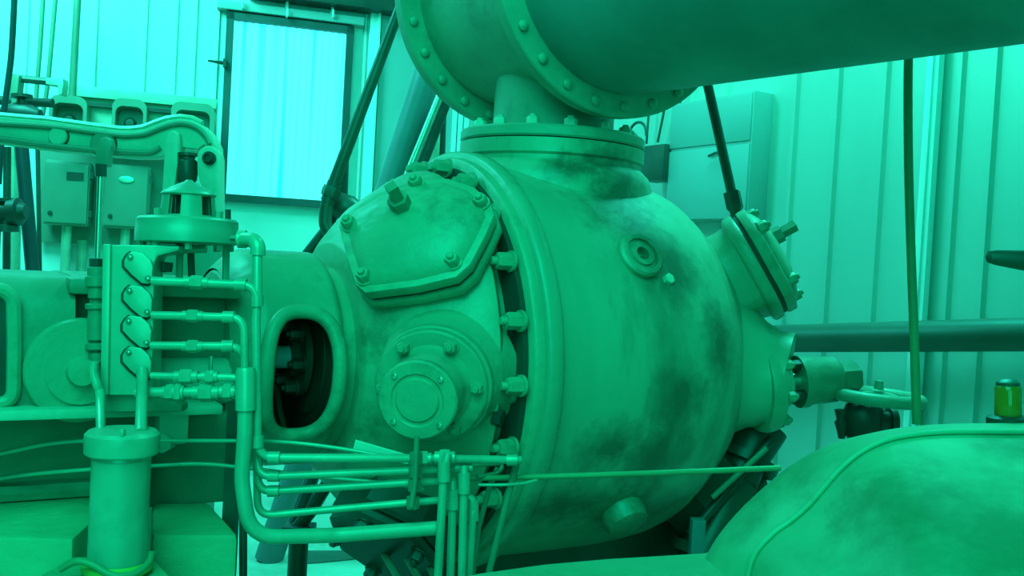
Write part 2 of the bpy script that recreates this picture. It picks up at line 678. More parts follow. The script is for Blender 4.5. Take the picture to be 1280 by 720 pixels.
outl = [(422, 278), (436, 261), (470, 241), (512, 226), (560, 222), (592, 232), (613, 250), (618, 268), (608, 292), (588, 330), (570, 346), (520, 358), (456, 366), (444, 356), (432, 320)]
ov = clearplane(ov, nv, outl, bvhF, .075)
P = [onplane(x, y, ov, nv) for x, y in outl]
print('cover out', ov, W(519, 290, 2.26))
cenv = sum(P, V()) / len(P)


def mir(p):      # the far head is the near head's mirror image
    s = (p - RC).dot(AX)
    return p + AX * (CL - .02 - 2 * s)


def mird(d): return d - AX * (2 * d.dot(AX))


covers = []
for side in (0, 1):
    f_ = (lambda q: q) if side == 0 else mir
    n_ = nv if side == 0 else mird(nv)
    Q = [f_(p) for p in P]
    c_ = f_(cenv)
    pm = PAINT if side == 0 else BARREL
    # pocket: flange ring, waist and a foot that flares into the head
    bm = bmesh.new()
    loops = []
    for k, hgt in ((.10, -.044), (1.0, -.044), (1.015, -.050), (1.015, -.068), (.98, -.076), (.90, -.080), (.87, -.10), (.87, -.13), (.92, -.17), (1.05, -.22), (1.1, -.28)):
        loops.append([bm.verts.new(c_ + (q - c_) * k + n_ * hgt) for q in Q])
    for A_, B_ in zip(loops, loops[1:]):
        for i in range(len(A_)):
            j = (i + 1) % len(A_)
            bm.faces.new((A_[i], A_[j], B_[j], B_[i]))
    bm.faces.new(loops[0])
    bos = add('valve_pocket', bm, pm, comp, ang=40)
    add('cover_gasket', slab([c_ + (q - c_) * .955 - n_ * .046 for q in Q], n_ * .018), GASK_SHADE, comp)
    cov = add('valve_cover', slab([c_ + (q - c_) * 1.0 - n_ * .032 for q in Q], n_ * .032), PAINT, comp, bevel=.009)
    bm = bmesh.new()
    loops = []
    for k, hgt in ((.90, -.004), (.86, .008), (.74, .020), (.55, .029), (.3, .034)):
        loops.append([bm.verts.new(c_ + (q - c_) * k + n_ * hgt) for q in Q])
    for A_, B_ in zip(loops, loops[1:]):
        for i in range(len(A_)):
            j = (i + 1) % len(A_)
            bm.faces.new((A_[i], A_[j], B_[j], B_[i]))
    bm.faces.new(loops[-1])
    add('cover_dome', bm, PAINT, cov, ang=80)
    for (x, y) in ((438, 282), (521, 231), (602, 255), (567, 329), (457, 348)):
        b = f_(onplane(x, y, ov, nv))
        inst('cover_nut', 'cover_nut', hexnut(.0165, .026), PAINT, fr(b, n_), cov)
    # square lifting stud in the middle of the cover
    b = f_(onplane(507, 268, ov, nv))
    bm = disc(.032, .0, .03, fr(b, n_), 20, .004)
    lathe([(.017, .03), (.017, .105), (0, .108)], fr(b, n_), 4, bm)
    lathe([(.025, .03), (.025, .062), (.014, .062)], fr(b, n_), 6, bm)
    add('cover_stud', bm, FRAMEP, cov)

# ---- round cover with a projecting capped pocket
for side in (0, 1):
    B0 = hit(541, 481, bvhF)[0] + (CAM - W(541, 481, 1)) * .0
    dB = (B0 - CAM).dot(FWD) - .05
    B0 = W(541, 481, dB)
    F0 = W(522, 500, dB - .125)
    print('pocket', dB)
    n0 = (F0 - B0).normalized()
    if side == 1:
        break
    bm = disc(.130, -.12, .003, fr(B0, n0), 56, .004)
    lathe([(.128, -.02), (.15, -.09), (.17, -.12)], fr(B0, n0), 56, bm)
    add('pocket_boss', bm, PAINT, comp)
    bm = lathe([(0, .004), (.120, .004), (.123, .008), (.123, .017), (.119, .021), (.092, .021), (.086, .027), (.081, .034), (.079, .048), (.079, .112), (0, .112)], fr(B0, n0), 56)
    pk = add('pocket_cover', bm, PAINT, comp)
    bm = lathe([(0, .110), (.081, .110), (.083, .114), (.083, .130), (.079, .134), (.056, .134), (.052, .130), (.047, .130), (.043, .135), (0, .136)], fr(B0, n0), 56)
    cap = add('pocket_cap', bm, PAINT, comp)
    mx = fr(B0, n0)
    for k in range(4):
        a_ = PI / 4 + k * PI / 2
        inst('cap_screw', 'cap_screw', lambda: lathe([(.007, 0), (.006, .004), (0, .006)], None, 10), STEEL, fr(mx @ V((math.cos(a_) * .068, math.sin(a_) * .068, .134)), n0), cap)
    for k in range(6):
        a_ = math.radians(35 + 60 * k)
        inst('cover_nut', 'stud_nut', hexnut(.0145, .024), PAINT, fr(mx @ V((math.cos(a_) * .103, math.sin(a_) * .103, .02)), n0), pk)
    pass
HB = hit(541, 481, bvhF)[0]
B1, n1 = mir(HB) , mird(n0)
B1 = B1 + n1 * .03
add('pocket_boss', lathe([(.21, -.16), (.15, -.08), (.135, -.04), (.135, 0), (0, 0)], fr(B1, n1), 56), BARREL, comp)

# small bosses seen on the near head
p, n = hit(646, 488, bvhF)
bm = lathe([(0, 0), (.03, 0), (.03, .03), (.022, .036), (.014, .036), (.012, .028), (0, .028)], fr(p - n * .01, n), 20)
add('grease_boss', bm, PAINT, fhead)
p, n = hit(622, 522, bvhF)
bm = lathe([(0, 0), (.022, 0), (.02, .02), (.0, .022)], fr(p - n * .008, n), 6)
add('plug', bm, DARK, fhead)
# bosses on the barrel
p, n = hit(799, 321, bvhB, bvhR)
print('boss', p, n, RC)
bm = lathe([(0, -.03), (.062, -.03), (.062, .012), (.056, .018), (.044, .018), (.042, .012), (.034, .012), (.032, .018), (.018, .018), (.016, .0), (0, .0)], fr(p, n), 32)
add('indicator_boss', bm, BARREL, barrel)
p, n = hit(834, 350, bvhB, bvhR)
add('plug', lathe([(0, -.01), (.014, -.01), (.014, .012), (0, .014)], fr(p, n), 6), PALEP, barrel)
p, n = hit(778, 640, bvhB, bvhR)
bm = lathe([(0, -.05), (.058, -.05), (.06, .02), (.052, .04), (.03, .05), (0, .052)], fr(p, (n + RD * .3 - ZU * .2).normalized()), 32)
add('drain_boss', bm, BARREL, barrel)

# ---- top flange and neck
NK = MP(.305)
tz = W(695, 186, 2.75).z
NKF = fr(V((NK.x, NK.y, 0)), ZU, RD)
bm = lathe([(.20, tz - .25), (.30, tz - .24), (.29, tz - .11), (.278, tz - .08), (.264, tz - .066), (.255, tz - .058), (.255, tz - .046), (.262, tz - .04), (.262, tz - .003), (0, tz - .003)], NKF, 72)
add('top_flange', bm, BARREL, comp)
def hb(x, y):
    for t_ in (bvhB, bvhR):
        h_ = t_.ray_cast(CAM, ray(x, y))
        if h_[0] is not None: return h_[0]
    return W(x, y, 2.48)


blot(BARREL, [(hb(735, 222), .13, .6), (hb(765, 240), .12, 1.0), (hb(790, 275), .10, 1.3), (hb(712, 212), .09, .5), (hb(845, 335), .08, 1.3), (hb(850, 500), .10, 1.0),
              (hb(800, 640), .20, .40), (hb(715, 630), .18, .36), (hb(760, 560), .11, .7), (hb(815, 575), .12, .7), (hb(900, 430), .07, 2.0)], (.055, .085, .045), .85)  # upper marks are oil; the low ones paint the shade cast there

# pedestal under the cylinder
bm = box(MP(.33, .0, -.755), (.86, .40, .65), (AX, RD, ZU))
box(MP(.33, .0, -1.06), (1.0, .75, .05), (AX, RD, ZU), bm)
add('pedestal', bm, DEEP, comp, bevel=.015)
# lower head valve pockets, coloured dark in place of the shade underneath
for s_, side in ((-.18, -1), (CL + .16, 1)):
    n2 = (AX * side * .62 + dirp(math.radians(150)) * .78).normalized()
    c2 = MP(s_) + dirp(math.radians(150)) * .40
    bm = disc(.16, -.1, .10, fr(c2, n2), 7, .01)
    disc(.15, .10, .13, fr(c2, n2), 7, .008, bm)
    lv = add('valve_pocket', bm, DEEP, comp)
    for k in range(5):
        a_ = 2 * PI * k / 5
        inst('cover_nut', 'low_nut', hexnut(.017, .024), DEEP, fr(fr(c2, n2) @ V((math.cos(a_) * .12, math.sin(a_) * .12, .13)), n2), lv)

# ------------------------------------------------------------------ overhead pipe with tee
th_, tl_ = 1.036, -.042
PD = V((math.cos(th_) * math.cos(tl_), -math.sin(th_) * math.cos(tl_), math.sin(tl_)))
PA = V((NK.x, NK.y, 2.144))
over = thing('overhead_pipe', V((NK.x, NK.y, tz)), 'wide dark green flanged pipe crossing overhead on a short neck above the compressor', 'pipe')
PF = fr(PA, PD)
add('pipe', lathe([(.30, .30), (.327, .30), (.327, 3.4), (.30, 3.4)], PF, 72), PIPEP, over)
add('tee', lathe([(.28, -.245), (.325, -.245), (.322, 0), (.325, .262), (.28, .262)], PF, 72), FLANGEP, over)
RFl = .387
for s0, s1, nm in ((-.295, -.2496, 0), (.2623, .3073, 1)):
    bm = lathe([(.28, s0), (RFl - .004, s0), (RFl, s0 + .004), (RFl, s1 - .004), (RFl - .004, s1), (.28, s1)], PF, 96)
    fl = add('flange', bm, FLANGEP, over)
    for k in range(24):
        a_ = 2 * PI * (k + .3) / 24
        inst('flange_bolt', 'flange_bolt', lambda: lathe([(0, 0), (.0135, 0), (.0135, .007), (.008, .0115), (0, .013)], None, 14), FLANGEP,
             fr(PF @ V((math.cos(a_) * .358, math.sin(a_) * .358, s1)), PD), fl)
# weld saddle on the pipe's first turn and the blind end behind
add('blind_end', lathe([(0, -.33), (.30, -.33), (.30, -.29), (0, -.29)], PF, 64), FLANGEP, over)
add('neck', lathe([(.10, tz + .02), (.175, tz + .02), (.172, tz + .06), (.170, 1.97), (.10, 1.97)], NKF, 64), FLANGEP, over)
nf = add('neck_flange', lathe([(0, tz + .001), (.258, tz + .001), (.262, tz + .006), (.262, tz + .027), (.258, tz + .032), (0, tz + .032)], NKF, 72), FLANGEP, over)
for k in range(14):
    a_ = 2 * PI * (k + .2) / 14
    inst('flange_nut', 'flange_nut', hexnut(.018, .022), PALEP, fr(NKF @ V((math.cos(a_) * .222, math.sin(a_) * .222, tz + .032)), ZU), nf)

# ------------------------------------------------------------------ crosshead guide (frame) to the left
guide = thing('crosshead_guide', MP(-1.05, 0, -.55), 'dark green machine frame and open distance piece joined to the left of the compressor cylinder', 'machine frame')
# distance piece: a drum with an oval opening
s0, s1 = -.625, -.378
R0 = .262
bm = bmesh.new()
ns, nphi = 60, 220
oc = W(378, 470, 2.2)
# find the opening's centre on the drum
od = ray(379, 471)
tmp = lathe([(R0, s0), (R0, s1)], AXM, 96)
bt = BVHTree.FromBMesh(tmp)
h = bt.ray_cast(CAM, od)
tmp.free()
hs = (h[0] - RC).dot(AX)
hv = h[0] - RC - AX * hs
hphi = math.atan2(hv.dot(RD), hv.z)


def drum_r(s):
    # swells into a flange at the cylinder end, rounds off at the frame end
    k = (s - s0) / (s1 - s0)
    return R0 - .05 * max(0, (.3 - k) / .3) ** 2 - .02 * max(0, (k - .9) / .1) ** 2


OW, OH = .080, .143     # half width along the shaft, half height round the drum


def inoval(s, ph, grow=0.):
    x = (s - hs) / (OW + grow)
    y = (ph - hphi) * R0 / (OH + grow)
    return abs(x) ** 2.6 + abs(y) ** 2.6 < 1


grid = [[bm.verts.new(RC + AX * (s0 + (s1 - s0) * i / ns) + dirp(2 * PI * j / nphi) * drum_r(s0 + (s1 - s0) * i / ns)) for j in range(nphi)] for i in range(ns + 1)]
for i in range(ns):
    for j in range(nphi):
        s = s0 + (s1 - s0) * (i + .5) / ns
        ph = 2 * PI * (j + .5) / nphi
        if inoval(s, ph): continue
        bm.faces.new((grid[i][j], grid[i + 1][j], grid[i + 1][(j + 1) % nphi], grid[i][(j + 1) % nphi]))
bmesh.ops.delete(bm, geom=[v for v in bm.verts if not v.link_faces], context='VERTS')
add('distance_piece', bm, PAINT, guide, ang=60)
rim = []
for k in range(72):
    a_ = 2 * PI * k / 72
    c_, s_ = math.cos(a_), math.sin(a_)
    x = math.copysign(abs(c_) ** (2 / 2.6), c_) * (OW + .004)
    y = math.copysign(abs(s_) ** (2 / 2.6), s_) * (OH + .004)
    rim.append(RC + AX * (hs + x) + dirp(hphi + y / R0) * (R0 + .004))
add('drum_end', lathe([(0, s0 - .002), (drum_r(s0) - .01, s0 - .002), (drum_r(s0) + .001, s0 + .008), (drum_r(s0) - .01, s0 + .012)], AXM, 64), PAINT, guide)
add('opening_rim', loop_tube(rim, .017, 12), PAINT, guide)
# inside of the opening; dark wall and liner added as painted shade
add('inner_shade_wall', lathe([(.0, s1 - .004), (.236, s1 - .004), (.236, s1 - .008), (0, s1 - .008)], AXM, 40), DARK, guide)
add('inner_shade_liner', lathe([(.21, s0 + .01), (.236, s0 + .07), (.24, s1 - .02)], AXM, 40, None, PI * 1.02, PI * 2.02), DARK, guide)
add('piston_rod', lathe([(0, s0), (.028, s0), (.028, -.40), (0, -.40)], AXM, 28), TRIMW, guide)
bm = lathe([(.03, -.435), (.05, -.435), (.05, -.418), (.098, -.418), (.098, -.402), (.062, -.402), (.062, -.39), (.14, -.39), (.14, -.381), (.03, -.381)], AXM, 32)
gl = add('packing_gland', bm, DEEP, guide)
for k in range(6):
    a_ = 2 * PI * k / 6 + .4
    q = fr(MP(-.418), -AX) @ V((math.cos(a_) * .078, math.sin(a_) * .078, 0))
    inst('gland_nut', 'gland_nut', hexnut(.016, .03), DEEP, fr(q, -AX), gl)
# frame body
g_end = -2.0
def sect(hw, top, bot, r=.10, n=8):
    pts = []
    for k in range(n + 1):
        a_ = PI / 2 * k / n
        pts.append((hw - r + r * math.sin(a_), top - r + r * math.cos(a_)))
    pts.append((hw, bot))
    return [(-x, y) for x, y in pts][::-1] + pts if False else pts + [(-x, y) for x, y in pts[::-1]]
bm = bmesh.new()
S = sect(.235, .185, -.09)
S2 = sect(.13, .17, -.09, .04)
A_ = [bm.verts.new(MP(g_end, o, u)) for o, u in S]
B_ = [bm.verts.new(MP(-.945, o, u)) for o, u in S]
for i in range(len(S)):
    j = (i + 1) % len(S)
    bm.faces.new((A_[i], A_[j], B_[j], B_[i]))
bm.faces.new(A_[::-1]); bm.faces.new(B_)
add('frame_body', bm, FRAMEP, guide)
bm = bmesh.new()
A_ = [bm.verts.new(MP(-.945, o, u)) for o, u in S2]
B_ = [bm.verts.new(MP(s0 + .02, o, u)) for o, u in S2]
for i in range(len(S2)):
    j = (i + 1) % len(S2)
    bm.faces.new((A_[i], A_[j], B_[j], B_[i]))
bm.faces.new(A_[::-1]); bm.faces.new(B_)
add('guide_bridge', bm, FRAMEP, guide)
add('guide_roof', box(MP((-.95 + s0) / 2, .0, .168), (abs(-.95 - s0) + .02, .46, .034), (AX, RD, ZU)), FRAMEP, guide, bevel=.012)
add('crosshead_slipper', lathe([(0, -.95), (.052, -.95), (.052, s0 + .01), (0, s0 + .01)], fr(MP(0, .165, -.035), AX), 24), PALEP, guide)
# round boss disc on the side of the frame
fo = MP(0, .235)
def onside(px, py, off=.0): return onplane(px, py, fo + RD * off, RD)
c_ = onside(100, 462)
bm = lathe([(0, -.01), (.104, -.01), (.104, .016), (.1, .022), (.066, .022), (.066, .03), (.03, .03), (.026, .05), (0, .052)], fr(c_, RD), 48)
add('side_cover', bm, PAINT, guide)
# opening far left, with rim
q = [onside(x, y, .004) for x, y in ((-60, 362), (4, 362), (17, 374), (18, 430), (17, 505), (-60, 505))]
add('opening_rim', tube(q, .014, .03, 10), PAINT, guide)
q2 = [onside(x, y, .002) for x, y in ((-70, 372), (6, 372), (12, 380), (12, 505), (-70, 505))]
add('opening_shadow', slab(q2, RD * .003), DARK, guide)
# ledge
s_a, s_b = g_end, -.66
bm = box(MP((s_a + s_b) / 2, .24, -.078), (s_b - s_a, .11, .020), (AX, RD, ZU))
add('ledge', bm, PALEP, guide, bevel=.005)
zft = .80
fh = RC.z - .09 - zft
bm = box(MP((g_end - .80) / 2, -.03, -.09 - fh / 2), (abs(g_end + .80), .26, fh), (AX, RD, ZU))
box(MP((g_end - .80) / 2, -.03, -.09 - fh + .02), (abs(g_end + .79), .31, .04), (AX, RD, ZU), bm)
add('frame_foot', bm, FRAMEP, guide, bevel=.03)
bm = box(MP(-.71, .08, -.20), (.20, .24, .20), (AX, RD, ZU))
box(MP(-.82, .22, -.20), (.05, .12, .10), (AX, RD, ZU), bm)
add('guide_foot', bm, FRAMEP, guide, bevel=.01)
add('foot_pad', box(W(214, 532, 2.0), (.06, .06, .07), (AX, RD, ZU)), PALEP, guide, bevel=.008)
add('foot_bolt', lathe([(0, -.012), (.02, -.012), (.02, .014), (0, .016)], fr(W(206, 553, 1.97), -FWD), 6), PALEP, guide)
add('foot_gusset', slab(pxs([(190, 540), (240, 545), (244, 585), (256, 626), (190, 629)], 2.12), FWD * .08), FRAMEP, guide, bevel=.006)

# ------------------------------------------------------------------ things along the left wall
def quad_l(x0, y0, x1, y1, off):
    """rectangle on a plane parallel to the left wall from two picture corners"""
    xm = (x0 + x1) / 2
    ym = (y0 + y1) / 2
    ta_, tb_ = (onl(x0, ym, off) - K).dot(WLD), (onl(x1, ym, off) - K).dot(WLD)
    a, b = onl(xm, y0, off), onl(xm, y1, off)
    return K + WLD * ((ta_ + tb_) / 2) + WLN * off + ZU * ((a.z + b.z) / 2), tb_ - ta_, a.z - b.z


LA = (WLD, WLN, ZU)
# rack: pale board, dark rail, three hooded housings
c, w_, h_ = quad_l(60, 105, 271, 172, .30)
rack = thing('switch_rack', c - ZU * h_ / 2, 'pale green wall rack with a top board and dark rail behind the rocker lever', 'rack')
c1, w1, h1 = quad_l(82, 115, 271, 128, .34)
add('board', box(c1, (w1, .03, h1), LA), PALEP, rack, bevel=.004)
c2, w2, h2 = quad_l(84, 116, 271, 190, .30)
add('back_panel', box(c2, (w2, .02, h2), LA), PALEP, rack, bevel=.004)
c3, w3, h3 = quad_l(100, 132, 225, 138, .335)
add('rail', box(c3, (w3, .03, .022), LA), DARK, rack)
for (x0, y0, x1, y1, lab) in ((63, 121, 110, 168, 'left hooded housing on the wall rack, nearest the angle bracket'),
                              (141, 125, 184, 172, 'middle hooded housing on the wall rack above the rocker lever'),
                              (214, 130, 268, 178, 'right hooded housing on the wall rack, nearest the window')):
    c, w_, h_ = quad_l(x0, y0, x1, y1, .44)
    hd = thing('hooded_housing', c - ZU * h_ / 2, lab, 'switch housing', 'hooded housings on the wall rack')
    bm = bmesh.new()
    n_ = 6
    prof = []
    r_ = .05
    for cx, sg in ((w_ / 2 - r_, 1), (-(w_ / 2 - r_), -1)):
        arc = [(cx + sg * r_ * math.cos(a), h_ / 2 - r_ + r_ * math.sin(a)) for a in [PI / 2 * k / n_ for k in range(n_ + 1)]]
        prof += arc if sg == 1 else arc[::-1]
    outer = [(w_ / 2, -h_ / 2)] + prof + [(-w_ / 2, -h_ / 2)]
    inner = [(x * .80, -h_ / 2 + (y + h_ / 2) * .80) for x, y in outer]
    def pt(x, y, o): return c + WLD * x + ZU * y + WLN * o
    oA = [bm.verts.new(pt(x, y, .05)) for x, y in outer]
    oB = [bm.verts.new(pt(x, y, -.07)) for x, y in outer]
    iA = [bm.verts.new(pt(x, y, .05)) for x, y in inner]
    iB = [bm.verts.new(pt(x * .9, y - .01, -.05)) for x, y in inner]
    for i in range(len(outer) - 1):
        bm.faces.new((oA[i], oA[i + 1], oB[i + 1], oB[i]))
        bm.faces.new((oA[i + 1], oA[i], iA[i], iA[i + 1]))
        bm.faces.new((iA[i], iA[i + 1], iB[i + 1], iB[i]))
    bm.faces.new(iB)
    bm.faces.new(oB)
    add('hood', bm, BOXP, hd, ang=50)
    kc = c - ZU * h_ * .12 - WLN * .05
    bm = lathe([(.0, 0), (.034, 0), (.034, .04), (.022, .055), (.022, .07), (.0, .072)], fr(kc, WLN), 20)
    add('knob', bm, DEEP, hd)

# grey panel board and the two electrical boxes
c, w_, h_ = quad_l(48, 182, 204, 306, .06)
pb = tag(add('panel_board', box(c, (w_, .03, h_), LA), BOXP, bevel=.005), 'flat green backing panel behind the two electrical boxes', 'board')
for (x0, y0, x1, y1, lab) in ((54, 201, 113, 282, 'left electrical box with a dark nameplate slot on its door'),
                              (128, 206, 187, 286, 'right electrical box with a shiny oval badge, beside the connecting rod')):
    c, w_, h_ = quad_l(x0, y0, x1, y1, .22)
    eb = thing('electrical_box', c - ZU * h_ / 2, lab, 'electrical box')
    add('enclosure', box(c - WLN * .05, (w_, .14, h_), LA), BOXP, eb, bevel=.022)
    dr = add('door', box(c + WLN * .022, (w_ * .92, .02, h_ * .93), LA), BOXP, eb, bevel=.012)
    if x0 < 100:
        add('nameplate', box(c + WLN * .034 + WLD * .045 + ZU * .10, (.09, .008, .045), LA), DEEP, dr)
    else:
        add('badge', lathe([(0, 0), (.03, 0), (.028, .008), (0, .01)], fr(c + WLN * .032 + WLD * .0 + ZU * .10, WLN) @ Matrix.Diagonal((.7, 1.5, 1, 1)), 20), STEEL, dr)
    add('button', lathe([(0, 0), (.014, 0), (.012, .012), (0, .014)], fr(c + WLN * .03 - WLD * .08 - ZU * .12, WLN), 14), DARK, dr)
    for k in (-1, 1):
        add('hinge', box(c + WLD * (w_ * .5 + .004) + WLN * .0 + ZU * h_ * .3 * k, (.02, .03, .04), LA), DEEP, eb)
    a = c - ZU * h_ / 2 - WLN * .05
    o = add('conduit', tube([a + ZU * .02, V((a.x, a.y, .02))], .028, 0, 12), TUBE, eb)
add_c = [(103, 300, 'thin pale conduit on the wall between the two electrical boxes')]
for x, y, lab in add_c:
    a = onl(x, y, .07)
    pipe_thing('conduit', [a, V((a.x, a.y, .0))], .03, TUBE, lab, 'conduit')

# bracket of flat bar with a pipe through it, far left
zb = 5.0
br = thing('angle_bracket', W(45, 128, zb), 'pale angle bracket frame above the left end of the rocker lever', 'bracket')
a, b = W(12, 97, zb), W(79, 104, zb)
add('top_bar', tube([a, b], .020, 0, 8), DEEP, br)
add('leg', slab(pxs([(12, 94), (24, 94), (23, 104), (21, 120), (17, 150), (12, 150), (14, 122), (11, 112)], zb - .04), FWD * .06), BOXP, br, bevel=.004)
add('leg', slab(pxs([(57, 97), (79, 98), (79, 106), (77, 118), (73, 118), (72, 107), (57, 105)], zb - .04), FWD * .06), PALEP, br, bevel=.004)
pipe_thing('wall_pipe', pxs([(-30, 124), (66, 129)], zb + .1), .024, DARK, 'dark horizontal pipe passing under the angle bracket')
# small dark valve lying on the rocker
bm = lathe([(0, -.09), (.03, -.09), (.05, -.03), (.05, .03), (.03, .09), (0, .09)], fr(W(27, 142, 4.6), RT - UP * .12), 16)
lathe([(.02, 0), (.02, .07), (.05, .075), (.05, .09), (0, .09)], fr(W(27, 142, 4.6), UP), 12, bm)
tube(pxs([(30, 142), (41, 145), (43, 135), (38, 135)], 4.6), .012, 0, 8, bm)
tag(add('shutoff_valve', bm, DARK), 'small dark shutoff valve sitting behind the left end of the rocker lever', 'valve')

# hanging cables and risers at the left edge
pipe_thing('hanging_cable', smoothline(pxs([(19, -30), (17, 20), (14, 70), (9, 110), (4, 150), (-2, 230)], 3.9)), .012, NAVY, 'thick dark cable hanging at the left edge of the room, in front of the wall', 'cable')
for xs, lab in (([(55, -20), (50, 60), (46, 110), (44, 150)], 'thin wire left of its twin, hanging behind the angle bracket'),
                ([(71, -20), (64, 60), (59, 110), (52, 150)], 'thin wire right of its twin, hanging behind the angle bracket')):
    pipe_thing('wire', smoothline(pxs(xs, 5.3)), .012, BOXP, lab, 'wire')
pipe_thing('conduit', pxs([(98, -20), (90, 122)], 5.45), .02, BOXP, 'green conduit running down the wall to the left of the wide bright panel', 'conduit')
for x0, x1, r_, z_, m_, lab in ((9, 8, .016, 4.3, DARK, 'thin dark riser below the rocker lever, at the left edge'),
                                (27, 42, .030, 4.4, NAVY, 'thick dark leaning riser below the rocker lever'),
                                (47, 50, .010, 4.6, DEEP, 'thin wire riser just left of the panel board'),
                                (17, 17, .030, 4.7, TUBE, 'pale riser between the two dark risers below the rocker lever')):
    a, b = W(x0, 184, z_), W(x1, 352, z_)
    pipe_thing('riser', [a, b, a + (b - a) * (a.z / (a.z - b.z))], r_, m_, lab)
pv = thing('pipe_valve', W(-5, 268, 4.1), 'dark flanged pipe valve sticking in from the left edge beside the risers', 'valve')
ax = (RT * 1 + UP * .05).normalized()
add('valve_body', lathe([(0, -.25), (.035, -.25), (.035, -.06), (.075, -.05), (.075, -.02), (.045, 0), (.045, .05), (.06, .055), (.06, .09), (.04, .095), (.03, .12), (0, .12)], fr(W(-2, 266, 4.1), ax), 20), DARK, pv)
q = W(-6, 266, 4.1)
add('feed_pipe', tube([q, V((q.x, q.y, 0))], .025, 0, 12), DARK, pv)
add('bonnet', lathe([(0, -.08), (.05, -.08), (.05, -.055), (.03, -.05), (.03, .04), (.045, .045), (.045, .06), (0, .065)], fr(W(8, 266, 4.1), UP), 16), DARK, pv)

# ------------------------------------------------------------------ rocker lever
zl = 3.3
lev = thing('rocker_lever', W(130, 180, zl), 'large pale cast rocker lever with forked end in front of the electrical boxes', 'lever')
top = [(-60, 141), (0, 146), (60, 151), (110, 158), (150, 163), (165, 163), (180, 161), (195, 155), (210, 150), (225, 148), (240, 150), (252, 156), (262, 165), (268, 175), (272, 184)]
bot = [(272, 190), (262, 182), (254, 181), (247, 187), (245, 186), (222, 184), (212, 190), (203, 195), (190, 197), (165, 197), (120, 193), (60, 187), (0, 179), (-60, 172)]
add('beam', slab(pxs(top + bot, zl), FWD * .07), PALEP, lev, bevel=.006)
add('top_rib', tube(smoothline(pxs([(-60, 150), (0, 154), (60, 158), (110, 164), (150, 169), (166, 169), (182, 167), (197, 161), (212, 156), (225, 154), (238, 156), (248, 161), (257, 170), (262, 180)], zl - .01)), .009, 0, 8), BOXP, lev)
add('lower_rib', tube(smoothline(pxs([(-60, 168), (0, 173), (60, 181), (120, 187), (165, 190), (188, 190), (200, 184)], zl - .01)), .009, 0, 8), BOXP, lev)
add('top_edge', tube(pxs(top[:12], zl + .02), .016, 0, 10), TUBE, lev)
add('fork_arm', slab(pxs([(205, 192), (207, 178), (211, 166), (216, 162), (221, 166), (222, 176), (222, 205), (219, 228), (214, 244), (208, 262), (203, 285), (198, 285), (201, 262)], zl - .05), FWD * .08), PALEP, lev, bevel=.008)
add('fork_arm', slab(pxs([(246, 196), (249, 187), (256, 182), (264, 182), (271, 188), (273, 198), (273, 250), (272, 285), (266, 285), (262, 262), (258, 245), (250, 230), (246, 215)], zl - .05), FWD * .08), PALEP, lev, bevel=.008)
pc = W(260, 197, zl - .07)
add('pin_shade_ring', lathe([(0, -.02), (.022, -.02), (.022, -.004), (0, -.004)], fr(pc, -FWD), 24), GASK_SHADE, lev)  # dark disc painting the shaded gap round the pin
add('pivot_pin', lathe([(0, -.02), (.016, -.02), (.016, .012), (.010, .012), (.009, .004), (0, .004)], fr(pc, -FWD), 24), DARK, lev)
add('boss_shade_ring', lathe([(0, -.02), (.036, -.02), (.036, .004), (0, .004)], fr(W(74, 171, zl), -FWD), 28), GASK_SHADE, lev)  # dark discs behind the bosses paint their shaded outline
add('boss_shade_ring', lathe([(0, -.02), (.046, -.02), (.046, .004), (0, .004)], fr(W(130, 180, zl), -FWD), 28), GASK_SHADE, lev)
add('boss', lathe([(0, -.02), (.032, -.02), (.032, .012), (.028, .016), (0, .016)], fr(W(74, 171, zl), -FWD), 28), PALEP, lev)
add('boss', lathe([(0, -.02), (.042, -.02), (.042, .012), (.036, .018), (0, .018)], fr(W(130, 180, zl), -FWD), 28), BOXP, lev)
# far support of the lever, out of sight behind the frame
a = W(206, 285, zl); b = W(270, 285, zl)
q = pxs([(196, 280), (275, 280)], zl + .0)
add('pedestal', box(V(((q[0].x + q[1].x) / 2, (q[0].y + q[1].y) / 2 + .05, q[0].z / 2)), ((q[1] - q[0]).length, .1, q[0].z)), BOXP, lev, bevel=.01)
# hanging plug in the fork
bm = lathe([(0, -.072), (.018, -.066), (.032, -.04), (.036, -.01), (.034, .022), (.026, .03), (.026, .036), (.034, .040), (.034, .050), (0, .052)], fr(W(234, 210, zl - .02), UP), 24)
tube([W(234, 228, zl - .02), W(234, 244, zl - .02)], .008, 0, 8, bm)
tag(add('hanging_plug', bm, DEEP), 'dark pear-shaped plug hanging in the fork of the rocker lever', 'plug')
# connecting rod from the lever
rod = thing('connecting_rod', W(124, 350, 3.1), 'slim upright rod with a forked head hanging from the rocker lever', 'rod')
add('fork_head', slab(pxs([(121, 182), (124, 173), (131, 170), (138, 174), (140, 182), (136, 190), (135, 208), (119, 208), (119, 190)], 3.2), FWD * .04), BOXP, rod, bevel=.008)
add('locknut', lathe([(0, -.02), (.02, -.02), (.02, .02), (0, .02)], fr(W(126, 213, 3.18), UP), 6), DARK, rod)
add('shaft', tube(pxs([(126, 212), (121, 345)], 3.18), .010, 0, 12), STEEL, rod)

